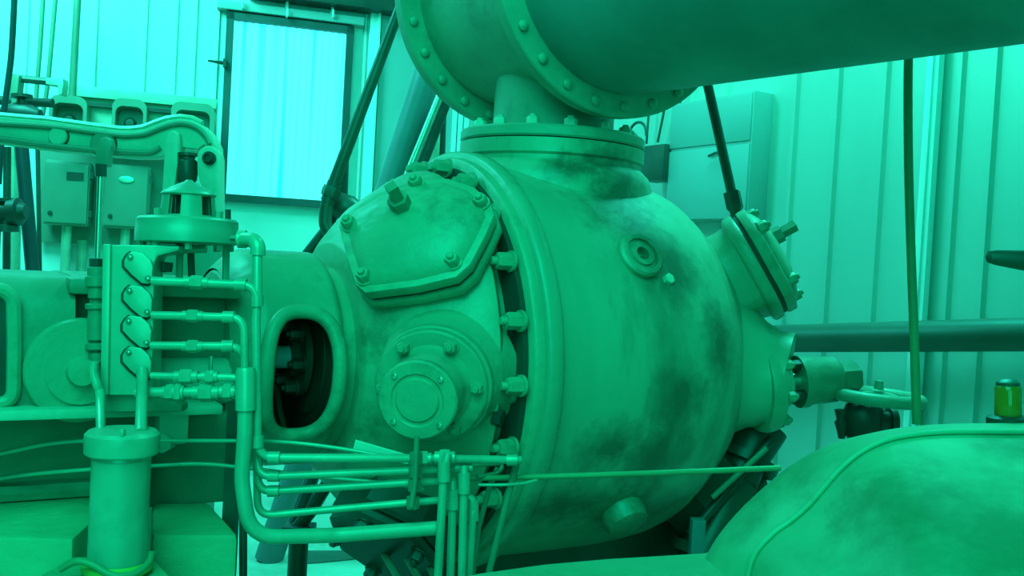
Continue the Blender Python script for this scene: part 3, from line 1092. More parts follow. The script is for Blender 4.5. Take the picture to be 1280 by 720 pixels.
# ------------------------------------------------------------------ lubricator block, regulator and oil pipes
ZB = 1.86
blk = thing('manifold_block', W(165, 492, ZB), 'upright green manifold block with four bolted cover plates in front of the machine frame', 'manifold')
bax = (RT * math.cos(.12) + FWD * math.sin(.12)).normalized()
ban = (bax.cross(UP)).normalized()
if ban.dot(FWD) > 0: ban = -ban
bo = W(165, 400, ZB)
def onb(x, y, off=0.): return onplane(x, y, bo + ban * off, ban)
add('body', slab([onb(x, y) for x, y in ((139, 306), (196, 306), (224, 307), (224, 313), (197, 320), (193, 328), (190, 488), (176, 494), (136, 494))], -ban * .075), TUBE, blk, bevel=.004)
add('side_flange', slab([onb(x, y, .008) for x, y in ((128, 305), (138, 305), (135, 494), (125, 494))], -ban * .085), TUBE, blk, bevel=.003)
for cx, cy in ((172, 333), (171, 375), (170, 413), (170, 452)):
    pl = [(-17, -8), (-13, -15), (-8, -19), (6, -17), (16, -8), (19, 0), (18, 18), (13, 22), (5, 21), (-8, 10), (-17, 0)]
    add('plate_shade', slab([onb(cx + x * 1.10 - 1.2, cy + y * 1.08 + 1.2, .004) for x, y in pl], -ban * .006), GASK_SHADE, blk)  # dark sheet shifted down and left, painting shade round the plate
    cp = add('cover_plate', slab([onb(cx + x, cy + y, .014) for x, y in pl], -ban * .012), TUBE, blk, bevel=.0025)
    for x, y in ((-9, -12), (13, 15)):
        inst('screw', 'plate_screw', lambda: lathe([(0, 0), (.0058, 0), (.0058, .003), (.003, .006), (0, .0064)], None, 12), STEEL, fr(onb(cx + x, cy + y, .014), ban), cp)
add('underside_bracket', slab([onb(x, y, -.02) for x, y in ((140, 490), (190, 490), (228, 506), (228, 515), (120, 515), (128, 496))], -ban * .055), FRAMEP, blk, bevel=.004)
# fitting column on the left of the block
fc = thing('fitting_column', W(120, 500, ZB + .03), 'stack of dark pipe collars running down the left side of the manifold block', 'pipe fitting')
cx0, cx1 = W(121, 333, ZB + .05), W(119, 470, ZB + .05)
add('riser', tube([cx0, cx1], .013, 0, 14), FRAMEP, fc)
for y, r_, hh in ((340, .017, .02), (352, .021, .022), (364, .016, .03), (383, .021, .012), (392, .016, .03), (410, .017, .05), (433, .021, .014), (447, .015, .02)):
    add('collar', lathe([(0, -hh / 2), (r_ - .002, -hh / 2), (r_, -hh / 2 + .002), (r_, hh / 2 - .002), (r_ - .002, hh / 2), (0, hh / 2)], fr(W(120.5, y, ZB + .045), UP), 20), FRAMEP, fc)
add('cap_nut', lathe([(0, -.012), (.016, -.012), (.016, .012), (0, .014)], fr(W(121, 331, ZB + .05), UP), 6), DARK, fc)
tag(add('brace_hose', tube(smoothline(pxs([(118, 452), (117, 466), (121, 480), (125, 492)], ZB - .04) + pxs([(125.5, 515)], 1.77) + pxs([(126, 540)], 1.71)), .0085, 0, 12), TUBE), 'curved pale inlet tube entering the left of the canister cap', 'pipe')
pipe_thing('inlet_pipe', pxs([(178, 462, ZB - .03), (177.5, 492, ZB - .06), (176, 541, 1.70)]), .0105, TUBE, 'straight pale tube entering the right of the canister cap')

# bell regulator on top of the block
reg = thing('bell_regulator', W(234, 305, 1.95), 'bell-shaped regulator with slotted dome on a wide round base above the manifold block', 'regulator')
RU = (UP * .6 + (ZU + XH * .03).normalized() * .4).normalized()
RG = fr(W(234, 305, 1.95), RU)
k_ = 1.95 / FPX
add('base', lathe([(0, 0), (57 * k_, 0), (62 * k_, 2 * k_), (62 * k_, 17 * k_), (61 * k_, 18.5 * k_), (61 * k_, 29 * k_), (58 * k_, 32 * k_), (40 * k_, 34 * k_), (0, 34 * k_)], RG, 64), BELL, reg)
# slotted drum: wall with gaps
bm = bmesh.new()
slots = [(-.35, .15), (.62, .95), (2.1, 2.6), (3.3, 3.8)]
def rr_(t): return (34 - 3 * t) * k_
NP = 120
prev = None
for i in range(NP + 1):
    a_ = 2 * PI * i / NP
    col = []
    for t in (0, .06, .94, 1):
        for rad in (rr_(t), rr_(t) * .86):
            col.append(bm.verts.new(RG @ V((rad * math.cos(a_), rad * math.sin(a_), (34 + 27 * t) * k_))))
    if prev:
        am = 2 * PI * (i - .5) / NP
        # angle measured from the side facing the viewer
        d_ = (RG.to_3x3() @ V((math.cos(am), math.sin(am), 0)))
        va = math.atan2(d_.dot(RT), -d_.dot(FWD))
        va = (va - .335 + PI) % (2 * PI) - PI
        gap = any(s_ < va < e_ for s_, e_ in ((-.76, -.30), (.50, .98), (1.8, 2.3), (-2.3, -1.8), (2.75, 3.1)))
        for t in range(3):
            if t == 1 and gap: continue
            for q in (0, 1):
                bm.faces.new((prev[t * 2 + q], col[t * 2 + q], col[t * 2 + 2 + q], prev[t * 2 + 2 + q]))
    prev = col
add('slotted_drum', bm, BELL, reg)
add('core', lathe([(0, 34 * k_), (16 * k_, 34 * k_), (16 * k_, 60 * k_), (0, 60 * k_)], RG, 24), DARK, reg)
add('dome', lathe([(0, 60 * k_), (32 * k_, 60 * k_), (33.5 * k_, 61.5 * k_), (32 * k_, 64 * k_), (22 * k_, 70 * k_), (12 * k_, 75 * k_), (6 * k_, 77.5 * k_), (3.5 * k_, 80 * k_), (0, 80 * k_)], RG, 48), BELL, reg)
for k in range(8):
    a_ = 2 * PI * k / 8 + .35
    inst('base_bolt', 'base_bolt', lambda: lathe([(0, 0), (.0075, 0), (.0075, .012), (0, .013)], None, 6), BELL, fr(RG @ V((math.cos(a_) * 52 * k_, math.sin(a_) * 52 * k_, 0)), -RU), reg)
    if k % 2: inst('top_stud', 'top_stud', lambda: lathe([(0, 0), (.008, 0), (.008, .014), (0, .015)], None, 6), BELL, fr(RG @ V((math.cos(a_) * 50 * k_, math.sin(a_) * 50 * k_, 32 * k_)), RU), reg)
add('stem', lathe([(0, -.02), (.034, -.02), (.034, 0), (0, 0)], fr(W(208, 306, 1.95), RU), 24), BELL, reg)
add('drain_nut', lathe([(0, -.022), (.016, -.02), (.018, -.002), (0, 0)], fr(W(205, 327, 1.93), RU), 18), DEEP, reg)
for x, lab in ((225, 'leg'), (238, 'leg'), (283, 'leg')):
    add('support_leg', tube(pxs([(x, 303), (x + (2 if x == 238 else -1), 352)], 1.98), .0075, 0, 10), TUBE if x != 238 else DEEP, reg)
add('cross_bar', tube(pxs([(200, 313), (258, 311)], 1.96), .008, 0, 8), TUBE, reg)
add('stop_post', tube(pxs([(285, 262), (285, 275)], 1.95), .006, 0, 10), DEEP, reg)

ZP = 1.83
eq = thing('equalizer_pipe', W(298, 298, 1.95), 'short pipe with a thick elbow joining the bell regulator base to the oil pipes', 'pipe')
add('pipe_run', tube(pxs([(290, 297.5, 1.9), (304, 298, 1.88)]), .006, 0, 12), STEEL, eq)
add('elbow', tube(pxs([(301, 299, 1.88), (317, 300, 1.86), (323, 308, 1.85), (322, 319, 1.85)]), .0145, .02, 16), TUBE, eq)
add('elbow_collar', lathe([(0, -.008), (.0175, -.008), (.0175, .008), (0, .008)], fr(W(303, 299, 1.88), RT), 16), TUBE, eq)
add('drop', tube(pxs([(322, 316, 1.85), (321.5, 352, 1.835), (321.3, 382, 1.83)]), .0095, 0, 12), TUBE, eq)
def oil_pipe(name, L, r_, label, rad=.03, unions=(), m=TUBE, elbows=()):
    t_ = thing(name, W(*L[0]), label, 'pipe', 'oil pipes beside the manifold block')
    P_ = [W(*q) for q in L]
    add('pipe_run', tube(P_, r_, rad, 14), m, t_)
    for x, y, z, dx, dy, rr2, ll in unions:
        fitting('union', W(x, y, z), (RT * dx - UP * dy), rr2, ll, m, t_)
    for x, y, z, dx, dy in elbows:
        add('elbow_socket', lathe([(0, -.011), (r_ * 1.42, -.011), (r_ * 1.42, .011), (0, .011)], fr(W(x, y, z), RT * dx - UP * dy), 16), m, t_)
    return t_


oil_pipe('oil_pipe', [(190, 351, ZP), (322, 357, ZP), (320, 400, ZP), (322, 572, ZP), (525, 573, 1.90), (651, 575, 1.95)], .0085,
         'oil pipe from the top cover plate, dropping to the uppermost of the low horizontal runs', .035,
         [(246, 353, ZP, 1, .05, .013, .045), (530, 573, 1.9, 1, 0, .014, .03), (556, 572, 1.9, 1, 0, .016, .04)],
         elbows=[(301, 356.2, ZP, 1, .05), (321.3, 376, ZP, 0, 1), (321.8, 552, ZP, 0, 1), (343, 572, ZP + .005, 1, 0), (640, 575, 1.945, 1, 0)])
oil_pipe('oil_pipe', [(190, 394, ZP), (305, 397, ZP), (306, 465, ZP + .0), (308, 490, ZP + .05), (321, 540, ZP + .05), (322, 596, ZP + .02), (520, 588, 1.91), (590, 585, 1.95)], .008,
         'oil pipe from the second cover plate, its low run second from the top', .03,
         [(241, 395, ZP, 1, .03, .012, .04), (580, 584, 1.94, 1, 0, .014, .035)],
         elbows=[(286, 396.5, ZP, 1, .03), (342, 595, ZP + .028, 1, 0)])
oil_pipe('oil_pipe', [(189, 432, ZP), (303, 433, ZP), (308, 470, ZP + .03), (322, 500, ZP + .045), (322, 615, ZP + .04), (515, 603, 1.92), (568, 601, 1.95)], .008,
         'oil pipe from the third cover plate, its low run third from the top', .03,
         [(241, 433, ZP, 1, .01, .012, .04)], elbows=[(285, 432.9, ZP, 1, 0), (342, 613.8, ZP + .042, 1, 0)])
t_ = oil_pipe('oil_pipe', [(189, 470, ZP), (305, 472, ZP), (320, 500, ZP + .06), (322, 645, ZP + .06), (515, 628, 1.93), (590, 622, 1.96)], .0075,
         'oil pipe with a small upright valve handle, its low run fourth from the top', .03,
         [(233, 471, ZP, 1, .01, .014, .045), (263, 471, ZP, 1, .0, .013, .03)])
add('valve_handle', tube(pxs([(263, 468), (264, 445)], ZP), .004, 0, 8), STEEL, t_)
t_ = oil_pipe('oil_pipe', [(170, 491, ZP + .0), (303, 490, ZP), ], .0105,
         'thick short return pipe with unions and a tee below the lowest cover plate', .0,
         [(213, 491, ZP, 1, 0, .016, .03), (224, 491, ZP, 1, 0, .019, .022), (258, 491, ZP, 1, 0, .017, .05), (285, 490, ZP, 1, 0, .016, .03)])
t_ = oil_pipe('drain_pipe', [(307, 470, ZP - .02), (306, 540, ZP - .02), (302, 600, ZP - .02), (312, 672, ZP - .02), (420, 669, ZP + .04), (548, 660, ZP + .09)], .0145,
         'thickest oil pipe with a wide bend, its low run the lowest of the five', .16, [], elbows=[])
add('tee', lathe([(0, -.04), (.019, -.04), (.019, .032), (.016, .04), (0, .04)], fr(W(307, 486, ZP - .02), UP), 20), TUBE, t_)
# four downcomers at the right ends of the low runs
for (L, lab) in (([(560, 567, 1.885), (555, 585, 1.88), (547, 730, 1.88)], 'leftmost of the four upright tubes where the low oil runs end'),
                 ([(566, 602, 1.93), (566, 620, 1.92), (563, 730, 1.92)], 'second from the left of the four upright tubes where the low oil runs end'),
                 ([(580, 582, 1.92), (580, 600, 1.915), (577, 730, 1.915)], 'third from the left of the four upright tubes where the low oil runs end'),
                 ([(580, 622, 1.95), (590, 622, 1.95), (591, 642, 1.945), (585, 730, 1.945)], 'rightmost of the four upright tubes, with an elbow at its top')):
    t_ = thing('upright_tube', W(*L[-1]), lab, 'pipe', 'upright tubes at the end of the oil runs')
    q = pxs(L)
    q.append(q[-1] + (q[-1] - q[-2]) * 1.2)
    add('pipe_run', tube(q, .0085, .02, 12), TUBE, t_)
    add('socket', lathe([(.006, -.02), (.0125, -.02), (.0125, .02), (.006, .02)], fr(W(L[1][0] + (1 if len(L) > 3 else 0), L[1][1] + (16 if len(L) > 3 else 4), L[1][2]), UP), 14), TUBE, t_)
    if len(L) == 4:
        pass
# clamp bar across the runs
cl = thing('pipe_clamp', W(518, 635, 1.87), 'upright clamp bar holding the low oil runs together below the round cover', 'clamp')
add('bar', tube(pxs([(521, 545), (519, 600), (514, 634)], 1.87), .0055, 0, 10), FRAMEP, cl)
for x, y in ((520, 573), (519, 589), (518, 606), (516, 628)):
    add('clamp_nut', lathe([(0, -.012), (.0125, -.012), (.0125, .012), (0, .012)], fr(W(x, y, 1.885), UP), 6), FRAMEP, cl)
# dark leaning rods at the right end
for L, r_, lab in (([(646, 580, 1.97), (640, 600, 1.98), (612, 712, 2.0), (604, 745, 2.0)], .007, 'dark leaning rod dropping from the end of the uppermost oil run'),
                   ([(622, 585, 2.02), (612, 608, 2.02), (598, 660, 2.04), (588, 740, 2.05)], .006, 'short dark leaning rod behind the upright tubes')):
    q = pxs(L)
    q.append(q[-1] + (q[-1] - q[-2]) * 3)
    pipe_thing('leaning_rod', q, r_, FRAMEP, lab, 'rod', .02)
pipe_thing('loop_tube', smoothline(pxs([(590, 582, 1.96), (610, 580, 1.98), (625, 580, 2.0), (626, 586, 2.0), (618, 592, 2.0), (596, 596, 1.97)])), .005, FRAMEP, 'small looped tube at the right end of the low oil runs', 'pipe')
pipe_thing('long_rod', pxs([(575, 598, 1.98), (640, 597, 1.99), (800, 592, 2.0), (880, 589, 2.02), (975, 585, 2.05)]), .0062, CORDG, 'long thin rod running across the front of the cylinder barrel to the right', 'rod')
pipe_thing('bent_wire', smoothline(pxs([(598, 606, 1.97), (630, 606, 1.97), (655, 604, 1.98), (671, 600, 1.99)])), .0035, TUBE, 'short bent wire tucked under the long rod', 'wire')

# wires crossing behind the canister
pipe_thing('wire', smoothline(pxs([(-30, 574), (20, 563), (60, 555), (110, 551), (190, 551), (300, 551), (360, 553), (420, 560), (480, 570), (520, 577)], 1.93)), .0042, TUBE, 'upper of the two long wires passing behind the canister', 'wire')
pipe_thing('wire', smoothline(pxs([(-30, 604), (30, 594), (110, 587), (200, 582), (250, 580), (300, 584), (400, 596), (500, 606), (530, 612)], 1.95)), .0042, TUBE, 'lower of the two long wires passing behind the canister', 'wire')
q = pxs([(444, 551), (517, 572), (509, 580), (440, 566)], 1.98)
tag(add('paper_card', slab(q, FWD * .004 + UP * .002), PAPER), 'pale slip of card lying tilted on the topmost oil run', 'card')

# ------------------------------------------------------------------ canister and concrete
ZC = 1.70
CX = -4
kc_ = ZC / FPX
can = thing('filter_canister', W(146, 715, ZC), 'tall cylindrical filter canister with a wide flat cap in front of the concrete blocks', 'canister')
CF = fr(W(146, 716, ZC), (ZU * .9 + UP * .1).normalized())
H_ = lambda y: (716 - y) * kc_
add('body', lathe([(0, 0), (35 * kc_, 0), (35 * kc_, H_(563)), (0, H_(563))], CF, 56), TUBE, can)
add('cap', lathe([(0, H_(566)), (42 * kc_, H_(566)), (44 * kc_, H_(564)), (44.5 * kc_, H_(545)), (44 * kc_, H_(541)), (40 * kc_, H_(537)), (0, H_(537))], CF, 56), TUBE, can)
add('neck_ring', lathe([(35 * kc_, H_(572)), (36.5 * kc_, H_(571)), (36.5 * kc_, H_(567)), (35 * kc_, H_(566))], CF, 56), STEEL, can)
add('cap_lug', box(W(153, 541, ZC - .055), (.008, .012, .012), (RT, FWD, UP)), TUBE, can, bevel=.002)
bm = lathe([(36 * kc_, H_(712)), (41 * kc_, H_(712)), (42 * kc_, H_(708)), (41 * kc_, H_(703)), (36 * kc_, H_(700))], CF, 56)
add('base_band', bm, YEL, can, 'yellow-green band round the foot of the canister')
zcan = (CF @ V((0, 0, 0))).z
bm = tube(smoothline(pxs([(75, 712), (95, 702), (115, 706), (135, 717), (150, 720), (170, 716), (186, 703), (190, 690)], ZC - .06)), .006, 0, 10)
tag(add('strap_wire', bm, CORDG), 'loose strap looped round the foot of the canister', 'strap')

zt = .80
def conc(name, pts, z0, z1, label):
    bm = bmesh.new()
    A = [bm.verts.new(V((p.x, p.y, z1))) for p in pts]
    B = [bm.verts.new(V((p.x, p.y, z0))) for p in pts]
    bm.faces.new(A)
    bm.faces.new(B[::-1])
    for i in range(len(pts)):
        j = (i + 1) % len(pts)
        bm.faces.new((A[i], B[i], B[j], A[j]))
    return tag(add(name, bm, CONC, bevel=.012), label, 'concrete block')


def onz(x, y, z): return onplane(x, y, V((0, 0, z)), ZU)


conc('concrete_block', [onz(-60, 668, zt), onz(92, 673, zt), onz(95, 640, zt) + V((0, .35, 0)), onz(-60, 632, zt) + V((-.2, .35, 0))], 0, zt, 'left painted concrete block, under the machine frame and beside the canister')
conc('concrete_block', [onz(190, 668, zt), onz(298, 668, zt), onz(262, 628, zt), onz(190, 628, zt)], 0, zt, 'right painted concrete block, between the canister and the thick bent pipe')
q = [onz(20, 735, zcan - .001), onz(230, 735, zcan - .001), onz(190, 694, zcan - .001), onz(90, 694, zcan - .001)]
conc('concrete_plinth', q, 0, zcan - .001, 'low concrete plinth carrying the canister between the two blocks')
# posts and struts behind the bent pipe
q = pxs([(304, 585, 1.9), (304, 730, 1.9)])
pipe_thing('post', [q[0], q[1], V((q[1].x, q[1].y, 0))], .008, DARK, 'thin black post below the thick bent pipe', 'post')
q = pxs([(293, 500, 2.02), (290, 660, 2.02)])
bm = box((q[0] + V((q[1].x, q[1].y, 0))) / 2 , (.028, .028, q[0].z), (RT, FWD, ZU))
tag(add('square_post', bm, DEEP), 'dark square post between the machine frame foot and the bent pipe', 'post')
st = thing('floor_strut', W(375, 660, 2.9), 'pair of leaning support legs standing on the floor below the open distance piece', 'support')
add('leg', tube(pxs([(412, 600, 2.9), (388, 640, 2.9), (368, 664, 2.9)]), .02, 0, 10), DEEP, st)
add('leg', tube(pxs([(392, 592, 2.95), (362, 670, 2.95)]), .022, 0, 10), BLUEP, st)
add('shoe', box(W(374, 662, 2.9), (.09, .08, .03), None), DARK, st, bevel=.004)
st_low = W(374, 662, 2.9).z
add('shoe_post', tube([W(374, 664, 2.9), V((W(374, 664, 2.9).x, W(374, 664, 2.9).y, 0))], .03, 0, 12), DEEP, st)
# rods lying on the floor
for (a, b, lab) in (((472, 680), (502, 730), 'leftmost of the three thin rods leaning under the cylinder'), ((497, 680), (528, 730), 'middle one of the three thin rods leaning under the cylinder'), ((525, 690), (552, 735), 'rightmost of the three thin rods leaning under the cylinder')):
    p0, p1 = W(*a, 2.35), W(*b, 2.1)
    p1 = p0 + (p1 - p0) * 1.4
    pipe_thing('loose_rod', [p0, p1], .008, FRAMEP, lab, 'rod', 0, 'thin rods under the cylinder')
q = [onz(x, y, .004) for x, y in ((366, 694), (385, 688), (430, 688), (470, 686), (480, 692), (440, 699), (398, 703), (380, 704))]
bm = slab(q, V((0, 0, -.003)))
tag(add('oil_puddle', bm, DEEP), 'dark oily puddle on the floor below the lowest oil run', 'puddle')

# ------------------------------------------------------------------ slanted tubes between window and pipe
hs_ = thing('slanted_tube', W(408, 290, 3.2), 'slanted grey tube ending in a union and elbow, crossing the right edge of the window', 'pipe')
a, b = W(515, -30, 3.2), W(414, 238, 3.2)
add('pipe_run', tube([a, b], [.017, .021], 0, 16), DEEP, hs_)
d_ = (a - b).normalized()
fitting('union', W(414, 240, 3.2), d_, .031, .07, DEEP, hs_)
add('elbow', tube(pxs([(413, 242), (408, 258), (406, 280), (416, 300), (420, 330)], 3.2), .022, .06, 14), DEEP, hs_)
pipe_thing('dark_brace', pxs([(430, 190, 3.35), (428, 250, 3.35), (405, 290, 3.35), (380, 322, 3.35)]), .018, DARK, 'dark bent rod behind the elbow of the slanted grey tube', 'rod', .05)
bm = lathe([(0, -.06), (.03, -.06), (.045, -.02), (.045, .03), (.03, .06), (0, .06)], fr(W(428, 258, 3.3), RT - UP * .3), 16)
tag(add('drain_valve', bm, DEEP), 'small dark drain valve beside the elbow of the slanted grey tube', 'valve')
q = pxs([(552, 40, 4.2), (470, 290, 4.2)])
pipe_thing('wide_tube', [q[0], q[1], q[1] + (q[1] - q[0]) * (q[1].z / (q[0].z - q[1].z))], .062, BLUEP, 'wide blue-grey tube slanting down behind the overhead pipe flange')
pipe_thing('thin_rod', pxs([(556, 105, 4.1), (505, 230, 4.1)]), .018, STEEL, 'slanted thin bright rod just right of the wide blue-grey tube', 'rod')
pipe_thing('thin_rod', pxs([(562, 112, 4.15), (514, 238, 4.15)]), .028, DARK, 'slanted thin dark rod behind the bright rod', 'rod')
q = pxs([(548, 90, 4.4), (541, 240, 4.4)])
pipe_thing('riser', [q[0] + ZU * .5, q[0], q[1], V((q[1].x, q[1].y, 0))], .022, TUBE, 'pale upright riser left of the overhead neck')
q = pxs([(554, 90, 4.45), (549, 240, 4.45)])
pipe_thing('riser', [q[0] + ZU * .5, q[0], q[1], V((q[1].x, q[1].y, 0))], .022, DARK, 'dark upright riser beside the pale riser, left of the overhead neck')

# ------------------------------------------------------------------ right wall
def quad_r(x0, y0, x1, y1, off):
    a, b = onr(x0, y0, off), onr(x1, y1, off)
    ta_, tb_ = (a - K).dot(WRD), (b - K).dot(WRD)
    return K + WRD * ((ta_ + tb_) / 2) + WRN * off + ZU * ((a.z + b.z) / 2), tb_ - ta_, a.z - b.z


RA = (WRD, WRN, ZU)
c, w_, h_ = quad_r(842, 131, 936, 275, .10)
cab = thing('wall_cabinet', c - ZU * h_ / 2, 'flat grey two-panel cabinet on the right wall behind the compressor', 'cabinet')
add('cabinet_body', box(c - WRN * .045, (w_, .11, h_), RA), GREYP, cab, bevel=.004)
add('upper_panel', box(c + WRN * .012 + ZU * h_ * .30, (w_ * .97, .012, h_ * .37), RA), GREYP, cab, bevel=.004)
add('lower_panel', box(c + WRN * .012 - ZU * h_ * .20, (w_ * .97, .012, h_ * .58), RA), GREYP, cab, bevel=.004)
add('handle', tube(smoothline([c + WRN * .03 + WRD * (w_ * .14 + k * .05) + ZU * (h_ * .04 - abs(k) * .012) for k in (-1, -.5, 0, .5, 1)], 3), .006, 0, 8), DEEP, cab)
c, w_, h_ = quad_r(806, 184, 834, 225, .12)
sb = thing('junction_box', c - ZU * h_ / 2, 'small dark junction box on the wall just right of the top flange', 'electrical box')
add('box_body', box(c - WRN * .03, (w_, .12, h_), RA), DEEP, sb, bevel=.006)
a = c + ZU * h_ * .5
add('wire_loop', tube(smoothline([a + WRN * .08 + WRD * (.0 - w_ * .3) + WRD * (.07 * math.cos(t)) + ZU * (.04 + .07 * math.sin(t)) for t in [PI * k / 8 for k in range(9)]], 3), .007, 0, 8), DEEP, sb)
for (x0, y0, x1, y1, lab) in ((812, 100, 808, 180, 'left thin wire rising from the junction box'), (834, 110, 822, 178, 'right thin wire rising from the junction box'),
                              (852, 90, 843, 235, 'thin wire hanging left of the wall cabinet')):
    pipe_thing('wire', [onr(x0, y0, .05), onr((x0 + x1) / 2 + 1, (y0 + y1) / 2, .05), onr(x1, y1, .05)], .006, DEEP, lab, 'wire')
for x, y in ((1057, 138), (1082, 134), (1143, 136), (982, 308), (1044, 315), (980, 305)):
    pass

# strut with hexagon end beside the cabinet
st = thing('strut_rod', W(921, 280, 2.92), 'dark strut rod with hexagonal end slanting down in front of the wall cabinet', 'rod')
a, b = W(880, 85, 3.0), W(917, 252, 2.92)
a = a + (a - b) * .1
add('shaft', tube([a, b], .0155, 0, 12), DEEP, st)
d_ = (b - a).normalized()
add('hexagon_end', lathe([(0, -.03), (.026, -.03), (.026, .02), (.019, .03), (.019, .05), (.028, .055), (.028, .08), (0, .08)], fr(b, d_), 6), DEEP, st)
add('lower_shaft', tube([b + d_ * .05, b + d_ * .16], .016, 0, 12), DEEP, st)

# pipe along the right wall
zp0, zp1 = 3.75, 3.0
q = [W(930, 424, zp0 + .14), W(1285, 418, zp1)]
dd = q[1] - q[0]
rp = add('wall_pipe', tube([q[0] - dd * .9, q[0], q[1], q[1] + dd * .6], .0535, 0, 28), RAILP)
tag(rp, 'long dark horizontal pipe along the right wall behind the handwheel', 'pipe')

# ------------------------------------------------------------------ handwheel valve on the far head
vn = n1
vb = B1
print('far boss px', vb, vn)
hv_ = thing('handwheel_valve', vb, 'dark stop valve with a flat handwheel projecting from the right end of the compressor', 'valve')
nb = W(962, 480, (vb - CAM).dot(FWD) + .0)
e = W(1062, 472, (vb - CAM).dot(FWD) + .03)
vx = (e - nb).normalized()
VF = fr(nb, vx)
kk = (nb - CAM).dot(FWD) / FPX
add('mount_flange', lathe([(0, -18 * kk), (58 * kk, -18 * kk), (60 * kk, -10 * kk), (58 * kk, 0), (44 * kk, 2 * kk), (0, 2 * kk)], VF, 40), PAINT, hv_)
for k in range(8):
    a_ = 2 * PI * k / 8 + .2
    inst('flange_nut', 'hv_nut', hexnut(.015, .024), PAINT, fr(VF @ V((math.cos(a_) * 50 * kk, math.sin(a_) * 50 * kk, 1 * kk)), vx), hv_)
add('collar', lathe([(0, 0), (36 * kk, 0), (33 * kk, 14 * kk), (30 * kk, 16 * kk), (30 * kk, 20 * kk), (0, 20 * kk)], VF, 32), TUBE, hv_)
add('spindle', lathe([(0, 10 * kk), (13 * kk, 10 * kk), (13 * kk, 45 * kk), (0, 45 * kk)], VF, 20), STEEL, hv_)
for a_ in (.5, 2.1, 3.6, 5.2):
    q0 = VF @ V((math.cos(a_) * 26 * kk, math.sin(a_) * 26 * kk, 16 * kk))
    add('yoke_bar', box(q0 + vx * 16 * kk, (10 * kk, 10 * kk, 32 * kk), (VF.to_3x3() @ V((math.cos(a_), math.sin(a_), 0)), VF.to_3x3() @ V((-math.sin(a_), math.cos(a_), 0)), vx)), DARK, hv_, bevel=.003)
add('bonnet', lathe([(0, 36 * kk), (33 * kk, 36 * kk), (33 * kk, 46 * kk), (30 * kk, 52 * kk), (29 * kk, 84 * kk), (24 * kk, 90 * kk), (0, 90 * kk)], VF, 32), FRAMEP, hv_)
add('packing_hexagon', lathe([(0, 84 * kk), (22 * kk, 84 * kk), (22 * kk, 110 * kk), (18 * kk, 116 * kk), (0, 116 * kk)], VF, 6), FRAMEP, hv_)
zv = (nb - CAM).dot(FWD) - .01
add('side_body', lathe([(0, -34 * kk), (17 * kk, -34 * kk), (22 * kk, -26 * kk), (24 * kk, 0), (20 * kk, 10 * kk), (12 * kk, 14 * kk), (12 * kk, 22 * kk), (0, 22 * kk)], fr(W(1078, 516, zv), UP), 24), DARK, hv_)
add('outlet', lathe([(0, 0), (13 * kk, 0), (13 * kk, 18 * kk), (18 * kk, 18 * kk), (18 * kk, 26 * kk), (0, 26 * kk)], fr(W(1092, 526, zv), RT), 20), DARK, hv_)
add('drain_cock', lathe([(0, 0), (9 * kk, 0), (6 * kk, 12 * kk), (9 * kk, 16 * kk), (6 * kk, 26 * kk), (4 * kk, 36 * kk), (0, 36 * kk)], fr(W(1052, 512, zv), -UP), 14), DARK, hv_)
# the wheel lies nearly flat
WN = (UP + RT * .09 - FWD * .02).normalized()
wcn = W(1097, 496, zv)
WF = fr(wcn, WN, RT)
wr = 50 * kk
wl = add('handwheel', loop_tube([WF @ V((math.cos(2 * PI * k / 56) * wr, math.sin(2 * PI * k / 56) * wr, 0)) for k in range(56)], 8 * kk, 14), FLANGEP, hv_)
for k in range(4):
    a_ = k * PI / 2 + .5
    add('spoke', tube([WF @ V((math.cos(a_) * 8 * kk, math.sin(a_) * 8 * kk, 4 * kk)), WF @ V((math.cos(a_) * wr, math.sin(a_) * wr, 0))], 4.2 * kk, 0, 10), FLANGEP, wl)
add('wheel_hub', lathe([(0, -16 * kk), (8 * kk, -16 * kk), (10 * kk, -4 * kk), (10 * kk, 8 * kk), (6 * kk, 10 * kk), (5 * kk, 20 * kk), (0, 21 * kk)], WF, 18), FLANGEP, wl)

# outlet branch and rods under the far head
ob = thing('outlet_branch', W(920, 690, 2.75), 'dark slanting outlet branch with flange under the right end of the compressor', 'pipe')
a, b = W(945, 540, 2.80), W(880, 690, 2.7)
OF = fr(a, (b - a).normalized())
ln = (b - a).length
add('pipe', lathe([(0, -.02), (.085, -.02), (.075, .04), (.065, .10), (.065, ln), (.09, ln), (.09, ln + .03), (.065, ln + .03), (.065, ln + .5), (0, ln + .5)], OF, 28), DEEP, ob)
add('flange', lathe([(.05, .08), (.10, .08), (.10, .105), (.05, .105)], OF, 28), DEEP, ob)
pipe_thing('tie_rod', [W(965, 548, 2.68), W(862, 668, 2.62)], .013, DARK, 'dark tie rod slanting in front of the outlet branch', 'rod')
pipe_thing('tie_rod', [W(958, 560, 2.62), W(890, 622, 2.6)], .008, FRAMEP, 'thin paler tie rod above the outlet branch', 'rod')
q = pxs([(872, 648, 2.45), (868, 730, 2.45)])
bm = box((q[0] + V((q[1].x, q[1].y, 0))) / 2, (.035, .04, q[0].z), (RT, FWD, ZU))
tag(add('support_post', bm, BLUEP, bevel=.004), 'dark post standing at the lower right of the cylinder barrel', 'post')

# ------------------------------------------------------------------ cord, lever tip
q = pxs([(1136, -30, 2.3), (1136, 40, 2.3), (1135, 120, 2.3), (1136, 220, 2.3), (1139, 320, 2.3), (1143, 430, 2.3), (1146, 530, 2.3)])
pipe_thing('pull_cord', [q[0] + ZU * .6] + smoothline(q), .0105, CORDG, 'long green cord hanging from above in front of the right wall', 'cord')

